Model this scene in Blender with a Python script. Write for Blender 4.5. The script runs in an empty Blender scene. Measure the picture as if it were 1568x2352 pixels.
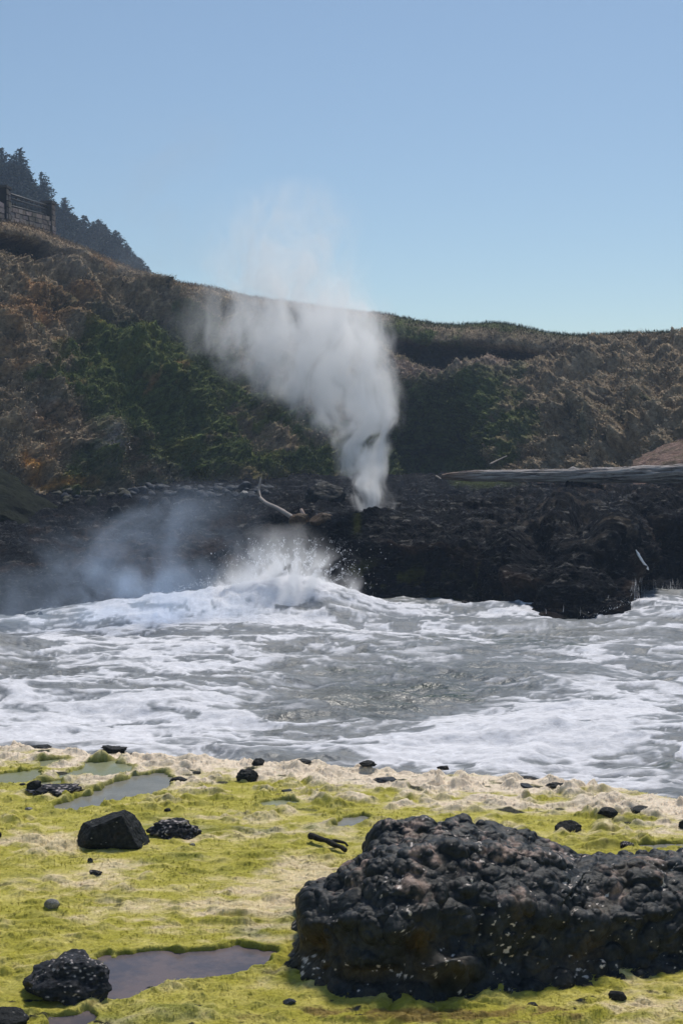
import bpy, bmesh, math, random
import numpy as np
from mathutils import Vector, Matrix

C = bpy.context.scene.collection
SC = bpy.context.scene
R = math.radians
random.seed(7)
RNG = np.random.default_rng(11)

# ---------------------------------------------------------------- camera, sky, sun, exposure
EYE = 4.4
PITCH = math.atan(176 / 3000)
cam_data = bpy.data.cameras.new("camera")
cam = bpy.data.objects.new("camera", cam_data)
C.objects.link(cam)
cam.location = (0, 0, EYE)
cam.rotation_euler = (R(90) - PITCH, 0, 0)
cam_data.sensor_fit = 'VERTICAL'
cam_data.sensor_height = 36
cam_data.lens = 36 * 3000 / 2352
cam_data.clip_end = 5000
SC.camera = cam

SUN_EL, SUN_AZ = 57, 18          # azimuth measured from +Y towards +X
world = bpy.data.worlds.new("World")
SC.world = world
world.use_nodes = True
wn = world.node_tree
wn.nodes.clear()
w_out = wn.nodes.new('ShaderNodeOutputWorld')
w_bg = wn.nodes.new('ShaderNodeBackground')
w_sky = wn.nodes.new('ShaderNodeTexSky')
w_sky.sky_type = 'NISHITA'
w_sky.sun_disc = False
w_sky.sun_elevation = R(SUN_EL)
w_sky.sun_rotation = R(SUN_AZ)
w_sky.air_density = 1.0
w_sky.dust_density = 0.3
w_sky.ozone_density = 2.5
w_hsv = wn.nodes.new('ShaderNodeMix')
w_hsv.data_type = 'RGBA'
w_hsv.blend_type = 'MULTIPLY'
w_hsv.inputs[0].default_value = 1.0
w_hsv.inputs[7].default_value = (0.94, 0.995, 0.97, 1)
w_bg.inputs[1].default_value = 0.099
wn.links.new(w_sky.outputs[0], w_hsv.inputs[6])
w_sat = wn.nodes.new('ShaderNodeHueSaturation')
w_sat.inputs['Saturation'].default_value = .94
wn.links.new(w_hsv.outputs[2], w_sat.inputs['Color'])
wn.links.new(w_sat.outputs[0], w_bg.inputs[0])
wn.links.new(w_bg.outputs[0], w_out.inputs[0])

sun_data = bpy.data.lights.new("sun", 'SUN')
sun_data.energy = 3.8
sun_data.angle = R(9)
sun_data.color = (1.0, 0.94, 0.86)
sun = bpy.data.objects.new("sun", sun_data)
C.objects.link(sun)
sd = Vector((math.sin(R(SUN_AZ)) * math.cos(R(SUN_EL)), math.cos(R(SUN_AZ)) * math.cos(R(SUN_EL)), math.sin(R(SUN_EL))))
sun.rotation_euler = sd.to_track_quat('Z', 'Y').to_euler()
sun.location = (0, 0, 60)

SC.view_settings.view_transform = 'Standard'
SC.view_settings.look = 'None'
SC.view_settings.exposure = 0.0
SC.view_settings.gamma = 1.0
SC.view_settings.use_curve_mapping = False
SC.render.engine = 'CYCLES'
SC.cycles.use_denoising = True
SC.cycles.max_bounces = 14
SC.cycles.diffuse_bounces = 3
SC.cycles.glossy_bounces = 3
SC.cycles.transmission_bounces = 2
SC.cycles.volume_bounces = 12
SC.cycles.transparent_max_bounces = 8
SC.cycles.volume_max_steps = 200
SC.cycles.use_adaptive_sampling = True
SC.cycles.adaptive_threshold = 0.02

# ---------------------------------------------------------------- numbers: view maths, noise
CT, ST = math.cos(PITCH), math.sin(PITCH)

def P(u, v, d):
    """point at depth d (metres along +Y) seen at u, v of the 1568 x 2352 picture"""
    u, v, d = np.asarray(u, float), np.asarray(v, float), np.asarray(d, float)
    a, b = (u - 784) / 3000, (1176 - v) / 3000
    dy, dz = CT + b * ST, -ST + b * CT
    return np.stack(np.broadcast_arrays(a * d / dy, d, EYE + dz * d / dy), -1)

def G(u, v, z):
    """point at height z seen at u, v"""
    a, b = (u - 784) / 3000, (1176 - v) / 3000
    dy, dz = CT + b * ST, -ST + b * CT
    t = (z - EYE) / dz
    return np.array([a * t, dy * t, z])

def UV(x, y, z):
    zz = z - EYE
    f = y * CT - zz * ST
    up = y * ST + zz * CT
    return 784 + 3000 * x / f, 1176 - 3000 * up / f

_pr = np.random.default_rng(3)
PERM = np.concatenate([_pr.permutation(256)] * 3).astype(np.int32)
GR = _pr.normal(size=(256, 3))
GR /= np.linalg.norm(GR, axis=1)[:, None]
GR = GR.astype(np.float32)

def pn(x, y, z=0.0):
    x, y, z = np.broadcast_arrays(np.asarray(x, np.float32), np.asarray(y, np.float32), np.asarray(z, np.float32))
    xi, yi, zi = np.floor(x).astype(np.int32), np.floor(y).astype(np.int32), np.floor(z).astype(np.int32)
    xf, yf, zf = x - xi, y - yi, z - zi
    xi &= 255; yi &= 255; zi &= 255
    fu, fv, fw = (t * t * t * (t * (t * 6 - 15) + 10) for t in (xf, yf, zf))
    out = 0
    for dx in (0, 1):
        a = PERM[xi + dx]
        wx = fu if dx else 1 - fu
        for dy in (0, 1):
            b = PERM[a + yi + dy]
            wy = wx * (fv if dy else 1 - fv)
            for dz in (0, 1):
                g = GR[PERM[b + zi + dz]]
                out = out + wy * (fw if dz else 1 - fw) * (g[..., 0] * (xf - dx) + g[..., 1] * (yf - dy) + g[..., 2] * (zf - dz))
    return out * 1.6

def fbm(x, y, z=0.0, o=4, gain=.5, lac=2.03):
    s, a, n = 0, 1, 0
    for k in range(o):
        s = s + a * pn(x, y, z + k * 7.3 if np.isscalar(z) else z)
        n += a; a *= gain
        x, y = x * lac + 3.1, y * lac + 1.7
        z = z * lac + 5.3
    return s / n

def ridged(x, y, z=0.0, o=4, gain=.5):
    s, a, n = 0, 1, 0
    for k in range(o):
        s = s + a * (1 - 2 * np.abs(pn(x, y, z)))
        n += a; a *= gain
        x, y, z = x * 2.07 + 3.1, y * 2.07 + 1.7, z * 2.07 + 5.3
    return s / n

def worley(x, y, z, jit=0.9, seed=0):
    """nearest distance and the cell's random number"""
    xi, yi, zi = np.floor(x).astype(np.int32), np.floor(y).astype(np.int32), np.floor(z).astype(np.int32)
    best = np.full(x.shape, 9.0, np.float32)
    cell = np.zeros(x.shape, np.float32)
    for dx in (-1, 0, 1):
        for dy in (-1, 0, 1):
            for dz in (-1, 0, 1):
                cx, cy, cz = xi + dx, yi + dy, zi + dz
                h = PERM[PERM[PERM[cx & 255] + (cy & 255)] + ((cz + seed) & 255)]
                r1, r2, r3, r4 = h / 256., PERM[h + 17] / 256., PERM[h + 91] / 256., PERM[h + 143] / 256.
                d = (cx + .5 + jit * (r1 - .5) - x) ** 2 + (cy + .5 + jit * (r2 - .5) - y) ** 2 + (cz + .5 + jit * (r3 - .5) - z) ** 2
                m = d < best
                best = np.where(m, d, best)
                cell = np.where(m, r4, cell)
    return np.sqrt(best), cell

def ss(a, b, x):
    t = np.clip((x - a) / (b - a), 0, 1)
    return t * t * (3 - 2 * t)

def mixc(a, b, t):
    return np.asarray(a) * (1 - t[..., None]) + np.asarray(b) * t[..., None]

def blur(a, n, axis):
    """box blur applied twice"""
    for _ in range(2):
        pad = [(0, 0)] * a.ndim
        pad[axis] = (n, n)
        b = np.pad(a, pad, mode='edge')
        c = np.cumsum(b, axis)
        z = np.zeros_like(np.take(c, [0], axis))
        c = np.concatenate([z, c], axis)
        k = 2 * n + 1
        L = a.shape[axis]
        a = (np.take(c, range(k, k + L), axis) - np.take(c, range(0, L), axis)) / k
    return a

# ---------------------------------------------------------------- mesh helpers
def link(o, parent=None):
    C.objects.link(o)
    if parent is not None:
        o.parent = parent
    return o

def tag(o, label=None, cat=None, group=None, kind=None):
    if label: o['label'] = label
    if cat: o['category'] = cat
    if group: o['group'] = group
    if kind: o['kind'] = kind
    return o

def mesh_from(name, V, F, mat=None, col=None, parent=None, smooth=True, k=None):
    """V (n,3), F (m,k) int array of equal-sized faces"""
    me = bpy.data.meshes.new(name)
    V = np.ascontiguousarray(V, np.float32).reshape(-1, 3)
    F = np.ascontiguousarray(F, np.int32)
    m, k = F.shape
    me.vertices.add(len(V))
    me.vertices.foreach_set('co', V.ravel())
    me.loops.add(m * k)
    me.loops.foreach_set('vertex_index', F.ravel())
    me.polygons.add(m)
    me.polygons.foreach_set('loop_start', np.arange(0, m * k, k, dtype=np.int32))
    me.update(calc_edges=True)
    if smooth:
        me.polygons.foreach_set('use_smooth', np.ones(m, bool))
    if col is not None:
        at = me.color_attributes.new('Col', 'FLOAT_COLOR', 'POINT')
        cc = np.ones((len(V), 4), np.float32)
        cc[:, :3] = np.clip(np.asarray(col).reshape(-1, 3), 0, 1)
        at.data.foreach_set('color', cc.ravel())
    if mat is not None:
        me.materials.append(mat)
    o = bpy.data.objects.new(name, me)
    return link(o, parent)

def add_attr(o, name, a):
    at = o.data.attributes.new(name, 'FLOAT', 'POINT')
    at.data.foreach_set('value', np.ascontiguousarray(a, np.float32).ravel())

def grid_faces(r, c, wrap=False):
    i = np.arange(r * c).reshape(r, c)
    if wrap:
        i = np.concatenate([i, i[:, :1]], 1)
    return np.stack([i[:-1, :-1], i[:-1, 1:], i[1:, 1:], i[1:, :-1]], -1).reshape(-1, 4)

def grid_normals(A):
    du = np.gradient(A, axis=1)
    dv = np.gradient(A, axis=0)
    n = np.cross(du, dv)
    n /= np.linalg.norm(n, axis=-1, keepdims=True) + 1e-9
    return n

def lattice(tab, us, seg):
    """tab: {u: [(v, d), ...]}; seg: samples per row segment. Returns (rows, cols, 3)"""
    ks = sorted(tab)
    K = len(tab[ks[0]])
    vs = np.array([[p[0] for p in tab[k]] for k in ks], float)
    ds = np.array([[p[1] for p in tab[k]] for k in ks], float)
    ucol_v = np.stack([np.interp(us, ks, vs[:, j]) for j in range(K)])
    ucol_d = np.stack([np.interp(us, ks, ds[:, j]) for j in range(K)])
    t = np.concatenate([np.linspace(j, j + 1, n, endpoint=False) for j, n in enumerate(seg)] + [[K - 1]])
    j = np.minimum(t.astype(int), K - 2)
    f = (t - j)[:, None]
    VV = ucol_v[j] * (1 - f) + ucol_v[j + 1] * f
    DD = ucol_d[j] * (1 - f) + ucol_d[j + 1] * f
    return P(us[None, :], VV, DD)

# ---------------------------------------------------------------- materials
def new_mat(name, rough=.8, spec=.3):
    m = bpy.data.materials.new(name)
    m.use_nodes = True
    nt = m.node_tree
    b = nt.nodes['Principled BSDF']
    b.inputs['Roughness'].default_value = rough
    b.inputs['Specular IOR Level'].default_value = spec
    return m, nt, b

def node(nt, typ, **kw):
    n = nt.nodes.new(typ)
    for k, v in kw.items():
        setattr(n, k, v)
    return n

def math_n(nt, op, a, b=None, c=None, clamp=False):
    n = nt.nodes.new('ShaderNodeMath')
    n.operation = op
    n.use_clamp = clamp
    for i, x in enumerate((a, b, c)):
        if x is None: continue
        if isinstance(x, (int, float)):
            n.inputs[i].default_value = x
        else:
            nt.links.new(x, n.inputs[i])
    return n.outputs[0]

def noise_n(nt, scale, detail=4, rough=.55, vec=None, dist=0):
    n = nt.nodes.new('ShaderNodeTexNoise')
    n.inputs['Scale'].default_value = scale
    n.inputs['Detail'].default_value = detail
    n.inputs['Roughness'].default_value = rough
    n.inputs['Distortion'].default_value = dist
    if vec is not None:
        nt.links.new(vec, n.inputs['Vector'])
    return n.outputs[0]

def coord(nt, scale=(1, 1, 1)):
    t = nt.nodes.new('ShaderNodeTexCoord')
    mp = nt.nodes.new('ShaderNodeMapping')
    mp.inputs['Scale'].default_value = scale
    nt.links.new(t.outputs['Object'], mp.inputs[0])
    return mp.outputs[0]

def col_mat(name, rough=.85, spec=.25, nscale=20, var=.5, bump=.5, bdist=.02, stretch=(1, 1, 1), rough_var=0., bscale=None):
    """vertex colour times fine noise, with bump"""
    m, nt, b = new_mat(name, rough, spec)
    at = node(nt, 'ShaderNodeAttribute', attribute_name='Col')
    co = coord(nt, stretch)
    nz = noise_n(nt, nscale, 5, .65, co)
    mr = node(nt, 'ShaderNodeMapRange')
    mr.inputs[1].default_value = .3; mr.inputs[2].default_value = .7
    mr.inputs[3].default_value = 1 - var; mr.inputs[4].default_value = 1 + var
    nt.links.new(nz, mr.inputs[0])
    mul = node(nt, 'ShaderNodeVectorMath', operation='SCALE')
    nt.links.new(at.outputs['Color'], mul.inputs[0])
    nt.links.new(mr.outputs[0], mul.inputs['Scale'])
    nt.links.new(mul.outputs[0], b.inputs['Base Color'])
    if rough_var:
        r = math_n(nt, 'MULTIPLY_ADD', noise_n(nt, nscale * .4, 3, .6, co), rough_var, rough - rough_var / 2)
        nt.links.new(r, b.inputs['Roughness'])
    bp = node(nt, 'ShaderNodeBump')
    bp.inputs['Strength'].default_value = bump
    bp.inputs['Distance'].default_value = bdist
    nt.links.new(noise_n(nt, bscale or nscale * 1.3, 6, .7, co), bp.inputs['Height'])
    nt.links.new(bp.outputs[0], b.inputs['Normal'])
    return m

M = {}
M['cliff'] = col_mat('cliff_scrub', .95, .1, 5, .45, 1.0, .25, (1, 1, 1.3))
M['tuft'] = col_mat('scrub_leaves', .9, .1, 9, .3, .2, .01)
M['shore_rock'] = col_mat('wet_shore_rock', .5, .03, 7, .5, 1.0, .16, rough_var=.3)
_nt = M['shore_rock'].node_tree; _b = _nt.nodes['Principled BSDF']
_mr = node(_nt, 'ShaderNodeMapRange'); _mr.inputs[1].default_value = .57; _mr.inputs[2].default_value = .70; _mr.inputs[3].default_value = .01; _mr.inputs[4].default_value = .55
_nt.links.new(noise_n(_nt, 3.2, 5, .7, coord(_nt, (.45, 1.6, 2.0)), .4), _mr.inputs[0])      # films of water on the ledges
_nt.links.new(_mr.outputs[0], _b.inputs['Specular IOR Level'])
M['moss'] = col_mat('algae_mat', .72, .22, 60, .22, .7, .014, (1, 1.6, 1), bscale=110)
M['strand'] = col_mat('algae_strands', .9, .1, 30, .2, .1, .002)
M['boulder'] = col_mat('barnacled_boulder', .5, .22, 38, .45, .6, .009, rough_var=.3)
M['stone'] = col_mat('loose_stone', .6, .12, 24, .4, .8, .02, rough_var=.3)
M['wood'] = col_mat('bleached_wood', .85, .2, 14, .45, .9, .03, (1, 9, 9))
M['crown'] = col_mat('spruce_needles', .9, .1, 2, .4, .2, .05)
M['bark'] = col_mat('spruce_bark', .9, .1, 6, .3, .5, .05)
M['masonry'] = col_mat('rough_masonry', .9, .15, 10, .3, .8, .03)

m, nt, b = new_mat('dark_iron', .5, .4)
b.inputs['Base Color'].default_value = (.02, .022, .025, 1)
nt.links.new(math_n(nt, 'MULTIPLY_ADD', noise_n(nt, 30), .3, .4), b.inputs['Roughness'])
M['iron'] = m

def water_mat():
    m, nt, b = new_mat('surf_water', .1, .5)
    at = node(nt, 'ShaderNodeAttribute', attribute_name='Col')
    sc = node(nt, 'ShaderNodeVectorMath', operation='SCALE'); nt.links.new(at.outputs['Color'], sc.inputs[0])
    nt.links.new(math_n(nt, 'MULTIPLY_ADD', noise_n(nt, 7, 5, .7, coord(nt, (1, 1.6, 1)), .8), 1.1, .45), sc.inputs['Scale'])
    nt.links.new(sc.outputs[0], b.inputs['Base Color'])
    fo = node(nt, 'ShaderNodeAttribute', attribute_name='foam')
    nt.links.new(math_n(nt, 'MULTIPLY_ADD', fo.outputs['Fac'], .5, .36), b.inputs['Roughness'])
    nt.links.new(math_n(nt, 'MULTIPLY_ADD', fo.outputs['Fac'], -.3, .36), b.inputs['Specular IOR Level'])
    b.inputs['IOR'].default_value = 1.33
    co = coord(nt, (1, 1.5, 1))
    h = math_n(nt, 'ADD', math_n(nt, 'MULTIPLY', noise_n(nt, 2.2, 3, .55, co, .6), 1.0), math_n(nt, 'MULTIPLY', noise_n(nt, 9, 3, .6, co, .5), .25))
    bp = node(nt, 'ShaderNodeBump')
    bp.inputs['Distance'].default_value = .12
    nt.links.new(math_n(nt, 'MULTIPLY_ADD', fo.outputs['Fac'], -.4, .65), bp.inputs['Strength'])
    nt.links.new(h, bp.inputs['Height'])
    nt.links.new(bp.outputs[0], b.inputs['Normal'])
    return m
M['water'] = water_mat()

def pool_mat(name, c1, c2):
    m, nt, b = new_mat(name, .12, .5)
    b.inputs['IOR'].default_value = 1.33
    co = coord(nt, (1, 1, 1))
    r = node(nt, 'ShaderNodeMix', data_type='RGBA')
    r.inputs[6].default_value = (*c1, 1); r.inputs[7].default_value = (*c2, 1)
    mr = node(nt, 'ShaderNodeMapRange')
    mr.inputs[1].default_value = .42; mr.inputs[2].default_value = .62
    nt.links.new(noise_n(nt, 4.5, 4, .6, co), mr.inputs[0])
    nt.links.new(mr.outputs[0], r.inputs[0])
    nt.links.new(r.outputs[2], b.inputs['Base Color'])
    bp = node(nt, 'ShaderNodeBump')
    bp.inputs['Strength'].default_value = .5
    bp.inputs['Distance'].default_value = .004
    b.inputs['Specular IOR Level'].default_value = .28
    nt.links.new(noise_n(nt, 34, 2, .5, co), bp.inputs['Height'])
    nt.links.new(bp.outputs[0], b.inputs['Normal'])
    return m

# ---------------------------------------------------------------- far cliff and slopes
us = np.concatenate([np.linspace(-2200, -56, 44), np.arange(-40, 1610, 2.2), np.linspace(1620, 3900, 46)])
CL = {
 -650: [(420,62),(432,61),(470,60.5),(620,57),(800,53),(950,49),(1080,46)],
 0: [(506,63.5),(521,62.0),(552,61.8),(660,59),(820,55),(960,52),(1112,49.5)],
 60: [(517,66.5),(531,65.5),(566,65.2),(680,60),(830,55.5),(970,52.5),(1118,50)],
 130: [(545,70),(556,68.5),(582,68),(690,62),(840,57),(980,54),(1127,51)],
 200: [(575,70),(584,69),(602,68.7),(705,64),(845,58),(985,55),(1125,53)],
 250: [(600,70),(608,69),(620,68.5),(720,65),(850,59),(990,56),(1122,54)],
 340: [(634,71),(642,70),(655,69.5),(740,66),(860,60),(995,57),(1116,56)],
 400: [(650,72),(660,71),(680,70.5),(765,67),(870,62),(1000,59),(1114,57)],
 470: [(657,73),(668,72),(690,71.5),(780,68),(890,65),(1005,61),(1110,59)],
 550: [(678,75),(690,74),(708,73.5),(790,71),(900,67),(1010,64),(1108,61)],
 620: [(690,77),(702,76),(718,75.5),(800,73),(905,68),(1015,65),(1108,62)],
 700: [(700,78),(712,77),(735,76.5),(810,74),(910,70),(1020,66),(1108,63)],
 780: [(714,79),(728,78),(750,77.5),(830,75),(920,71),(1020,67),(1107,64)],
 850: [(718,80),(735,79),(770,78.6),(850,75),(930,73),(1020,70),(1106,65)],
 905: [(722,80.5),(752,79),(790,78.7),(862,75),(930,74),(1030,72.5),(1108,67)],
 950: [(735,81),(765,79),(808,78.7),(875,75),(930,75),(1030,74),(1112,69)],
 1000: [(744,81),(768,79),(812,78.7),(872,75),(940,74.6),(1040,74),(1118,71)],
 1050: [(748,81),(770,79),(815,78.7),(870,74),(950,73.5),(1050,72),(1130,69)],
 1100: [(742,81),(775,79),(818,78.6),(870,73.5),(950,71),(1050,69),(1136,64)],
 1150: [(741,80),(782,78),(822,77.7),(870,73),(950,67),(1050,63),(1140,59)],
 1200: [(750,79),(788,77),(822,76.7),(866,71),(950,65),(1050,60),(1146,56)],
 1250: [(765,78),(795,76),(815,75.8),(860,70),(950,63),(1050,58),(1150,54)],
 1350: [(771,74),(788,73),(797,72.8),(850,66),(940,59),(1040,54),(1160,50)],
 1450: [(766,70),(773,69.5),(782,69),(850,62),(930,56.5),(1030,52),(1160,48)],
 1568: [(764,66),(773,65),(786,64.5),(850,58),(930,53),(1030,48.5),(1160,46)],
 2250: [(740,58),(750,57),(770,56),(850,50),(930,47),(1030,44),(1160,42)],
}
CLt = {}
for k, r in CL.items():
    back = (r[0][0] + 26, r[0][1] + 30)            # the land behind the brink falls away gently
    back1 = (r[0][0] + 3, r[0][1] + 5)
    below = (r[-1][0] + 75, r[-1][1] - 1)
    CLt[k] = [back, back1] + r + [below]
A = lattice(CLt, us, [8, 16, 12, 26, 60, 70, 60, 66, 12])
core = slice(45, -42)
# soften the lattice's straight joins (a little), keep the brink crisp
B = blur(blur(A, 14, 1), 4, 0)
A = A * .25 + B * .75
N = grid_normals(A)
if N[200, 400, 1] > 0: N = -N
rowid = np.linspace(0, 1, A.shape[0])[:, None] * np.ones(A.shape[1])[None]
x, y, z = A[..., 0], A[..., 1], A[..., 2]
uu, vv = UV(x, y, z)
sl = ss(545, 620, vv)
brinkdist = np.abs(np.arange(A.shape[0])[:, None] - 24)
am = np.where(np.arange(A.shape[0])[:, None] < 24, .04, ss(0, 36, brinkdist) * .95 + .05)
big = fbm(x * .16, y * .16, z * .16, 3)
gul = ridged(x * .22 + .12 * z + big, y * .15, z * .07, 3)      # gullies running down the slope
mid = fbm(x * .75, y * .75, z * 1.1, 4)
lumps = 1 - np.abs(fbm(x * 1.9, y * 1.9, z * 2.9, 4, .6)) * 2
diag = fbm((x + z * .6) * .9, y * .5, (z - x * .35) * 2.4, 4, .6)
terr = ridged(x * .30 + .5 * mid, y * .25, z * 1.15 + x * .12 + .6 * big, 4, .55)
terr2 = ridged(x * .9 + .5 * mid, y * .8, z * 3.1 + .5 * diag, 3, .55)
disp = am * (big * 1.6 - 1.0 * gul + .85 * mid + .30 * lumps + .36 * diag + .42 * terr + .16 * terr2)
onspur = ss(1120, 1300, uu)
disp += onspur * am * (.5 * ridged((x + z * 1.3) * .35, y * .2, (z - x) * .12, 3))
# a shadowed hollow at the lower middle and a pale outcrop at the lower left
disp -= 2.2 * np.exp(-(((uu - 985) / 95) ** 2 + ((vv - 1045) / 75) ** 2))
disp -= 1.1 * np.exp(-(((uu - 292) / 22) ** 2 + ((vv - 1052) / 30) ** 2))
disp += .9 * np.exp(-(((uu - 240) / 40) ** 2 + ((vv - 1035) / 50) ** 2))
scarp = np.exp(-((np.arange(A.shape[0])[:, None] - 53) / 13.) ** 2) * np.maximum(ss(860, 930, uu) * ss(1420, 1300, uu), ss(190, 110, uu))
disp = disp * (1 - .6 * scarp) - 1.9 * scarp
tiny = fbm(x * 4.3, y * 4.3, z * 6.3, 3) * .22
A = A + N * (disp + tiny * (.4 + .6 * am))[..., None]
# colours of the slope (what grows, what is bare, and some painted shade), by place
n1 = fbm(x * .28, y * .28, z * .5 + 9, 4)
n2 = fbm(x * 1.3 + 40, y * 1.3, z * 2.2, 4, .6)
n3 = fbm(x * 5 + 11, y * 5, z * 7, 3, .6)
brown = np.array([.155, .120, .080]); grn = np.array([.078, .105, .026]); dgrn = np.array([.026, .040, .012])
orange = np.array([.27, .15, .068]); tan = np.array([.235, .205, .16]); grey = np.array([.17, .15, .14]); dark = np.array([.03, .03, .026])
col = mixc(brown, brown * 1.5, ss(-.3, .4, n2))
g = ss(-.15, .2, n1 + .5 * n2 + 1.0 * np.exp(-(((uu - 330) / 190) ** 2 + ((vv - 860) / 130) ** 2)) + .8 * np.exp(-(((uu - 1000) / 170) ** 2 + ((vv - 980) / 75) ** 2))
       + .5 * np.exp(-(((uu - 560) / 220) ** 2 + ((vv - 1060) / 40) ** 2)) - .55 * np.exp(-((uu / 130) ** 2)) - .9 * ss(760, 640, vv) - .45 * onspur)
col = mixc(col, mixc(grn, dgrn, ss(-.3, .3, n3)), g * .92)
yel = np.array([.085, .085, .02])
col = mixc(col, yel, ss(.15, .5, fbm(x * .6 + 9, y * .6, z * .6, 3) + .3 * n3) * g * .7)
o = ss(.05, .4, fbm(x * .35 + 70, y * .35, z * .5, 3) + .4 * n2 + .55 * np.exp(-(((uu - 90) / 110) ** 2 + ((vv - 700) / 60) ** 2)) + .4 * np.exp(-(((uu - 60) / 70) ** 2 + ((vv - 830) / 70) ** 2)) - .3 * ss(300, 500, uu) - .15)
col = mixc(col, orange * .75, o * .75)
seam = np.exp(-(((uu - (60 + (vv - 1040) * .7)) / 15) ** 2)) * ss(1030, 1050, vv) * ss(1130, 1105, vv)
seam = np.maximum(seam, np.exp(-(((vv - 1103 - (uu - 110) * .1) / 9) ** 2)) * ss(90, 115, uu) * ss(240, 130, uu))
col = mixc(col, np.array([.33, .17, .05]), np.clip(seam * (1.1 + n2), 0, 1))
talus = np.exp(-(((vv - 850) / 26) ** 2)) * ss(850, 900, uu) * ss(1230, 1150, uu)
col = mixc(col, np.array([.21, .155, .125]), np.clip(talus * (1 + n2), 0, .85))
ledge = np.exp(-(((vv - 1098 - 8 * np.sin(uu / 60)) / 12) ** 2)) * ss(340, 420, uu) * ss(1010, 960, uu) * (.35 + ss(700, 760, uu))
col = mixc(col, np.array([.26, .165, .11]), np.clip(ledge * (1 + n2), 0, .9))
gp = np.exp(-(((uu - 240) / 42) ** 2 + ((vv - 1040) / 45) ** 2)) + .5 * np.exp(-(((uu - 110) / 70) ** 2 + ((vv - 940) / 40) ** 2)) + .6 * np.exp(-(((uu - 400) / 90) ** 2 + ((vv - 1080) / 28) ** 2))
col = mixc(col, grey, np.clip(gp * ss(-.2, .35, n2) * 1.2, 0, .9))
sp = onspur * .8 * ss(-.15, .45, n2 + .4 * fbm(x * .3 + 5, y * .3, z * .3, 2))
col = mixc(col, tan * .72, sp * .6)
cap = ss(30, 20, np.arange(A.shape[0]))[:, None] * ss(860, 930, uu) * ss(1500, 1300, uu)
col = mixc(col, np.array([.075, .085, .04]), np.clip(cap, 0, 1) * .9)
brink = ss(40, 26, np.arange(A.shape[0]))[:, None] * ss(930, 860, uu)
col = mixc(col, np.array([.24, .175, .115]), np.clip(brink, 0, 1) * .8)
col = mixc(col, dark * .4, np.clip(scarp * 1.25, 0, .95))  # overhang shade below the brink, painted dark into the slope
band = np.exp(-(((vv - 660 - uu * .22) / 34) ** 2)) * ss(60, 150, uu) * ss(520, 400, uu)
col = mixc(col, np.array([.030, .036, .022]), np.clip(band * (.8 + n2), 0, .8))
col = mixc(col, np.array([.022, .026, .016]), ss(.22, .45, fbm(x * .9 + 60, y * .9, z * 1.6, 4, .6)) * .75)
col = 1.2 * col * np.clip(1.15 + 1.1 * n3[..., None] + .6 * n2[..., None] + .45 * (terr + terr2)[..., None], .25, 3)  # soil and growth tone, with lit ledges and shaded gaps painted in
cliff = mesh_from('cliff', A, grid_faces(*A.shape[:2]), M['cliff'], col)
tag(cliff, 'tall scrub-covered cliff and slopes closing off the cove', 'cliff', kind='structure')
CA, CN, CCOL, CUU, CVV = A, grid_normals(A), col, uu, vv
if CN[200, 400, 1] > 0: CN = -CN

def leaf_scatter(name, Pts, Nrm, Cols, n_leaf, size, up, mat, rng, spread=1.0, aspect=.55):
    """small leaf triangles about each point, one mesh"""
    n = len(Pts)
    c = np.repeat(Pts, n_leaf, 0) + rng.normal(size=(n * n_leaf, 3)) * np.repeat(size, n_leaf)[:, None] * .55 * spread * np.array([1.3, 1, .6])
    s = np.repeat(size, n_leaf) * rng.uniform(.5, 1.2, n * n_leaf)
    d = rng.normal(size=(n * n_leaf, 3)) * np.array([1, 1, .6])
    d += np.repeat(Nrm, n_leaf, 0) * .5
    d[:, 2] += up
    d /= np.linalg.norm(d, axis=1)[:, None]
    e = np.cross(d, rng.normal(size=(n * n_leaf, 3)))
    e /= np.linalg.norm(e, axis=1)[:, None] + 1e-6
    V = np.stack([c - e * (s * aspect)[:, None] * .6, c + e * (s * aspect)[:, None] * .6, c + d * s[:, None]], 1)
    F = np.arange(3 * n * n_leaf).reshape(-1, 3)
    cc = np.repeat(np.repeat(Cols, n_leaf, 0) * rng.uniform(.8, 1.25, (n * n_leaf, 1)), 3, 0)
    return mesh_from(name, V.reshape(-1, 3), F, mat, cc, smooth=False)

rng = np.random.default_rng(5)
rr = rng.integers(26, A.shape[0] - 14, 60000)
cc_ = rng.integers(44, 44 + 752, 60000)
keep = rng.uniform(size=60000) < (.35 + .65 * ss(-.25, .25, n2[rr, cc_])) * (1 - .95 * np.clip(seam + talus * .6 + scarp, 0, 1)[rr, cc_])
rr, cc_ = rr[keep], cc_[keep]
pts = CA[rr, cc_] + CN[rr, cc_] * .06
lc = CCOL[rr, cc_] * rng.uniform(.6, 1.2, (len(rr), 1))
scrub = leaf_scatter('scrub', pts, CN[rr, cc_], lc, 5, rng.uniform(.05, .105, len(rr)), .2, M['tuft'], rng, 1.8)
tag(scrub, 'low creeping scrub matting the cliff face', 'scrub', kind='stuff')

# dry grass along the brink
nb = 9000
cc_ = rng.integers(40, 44 + 756, nb)
rr = np.clip((24 + rng.normal(size=nb) * 5).astype(int), 8, 44)
pts = CA[rr, cc_]
capd = ss(860, 930, CUU[rr, cc_])
gc = mixc(np.array([.20, .155, .105]), np.array([.06, .07, .035]), capd)
grass = leaf_scatter('dry_grass', pts, np.tile([0, 0, 1.], (nb, 1)), gc, 3, rng.uniform(.08, .22, nb), 1.9, M['tuft'], rng, .8, .16)
tag(grass, 'dry grass fringe along the brink of the cliff', 'grass', kind='stuff')

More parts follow.
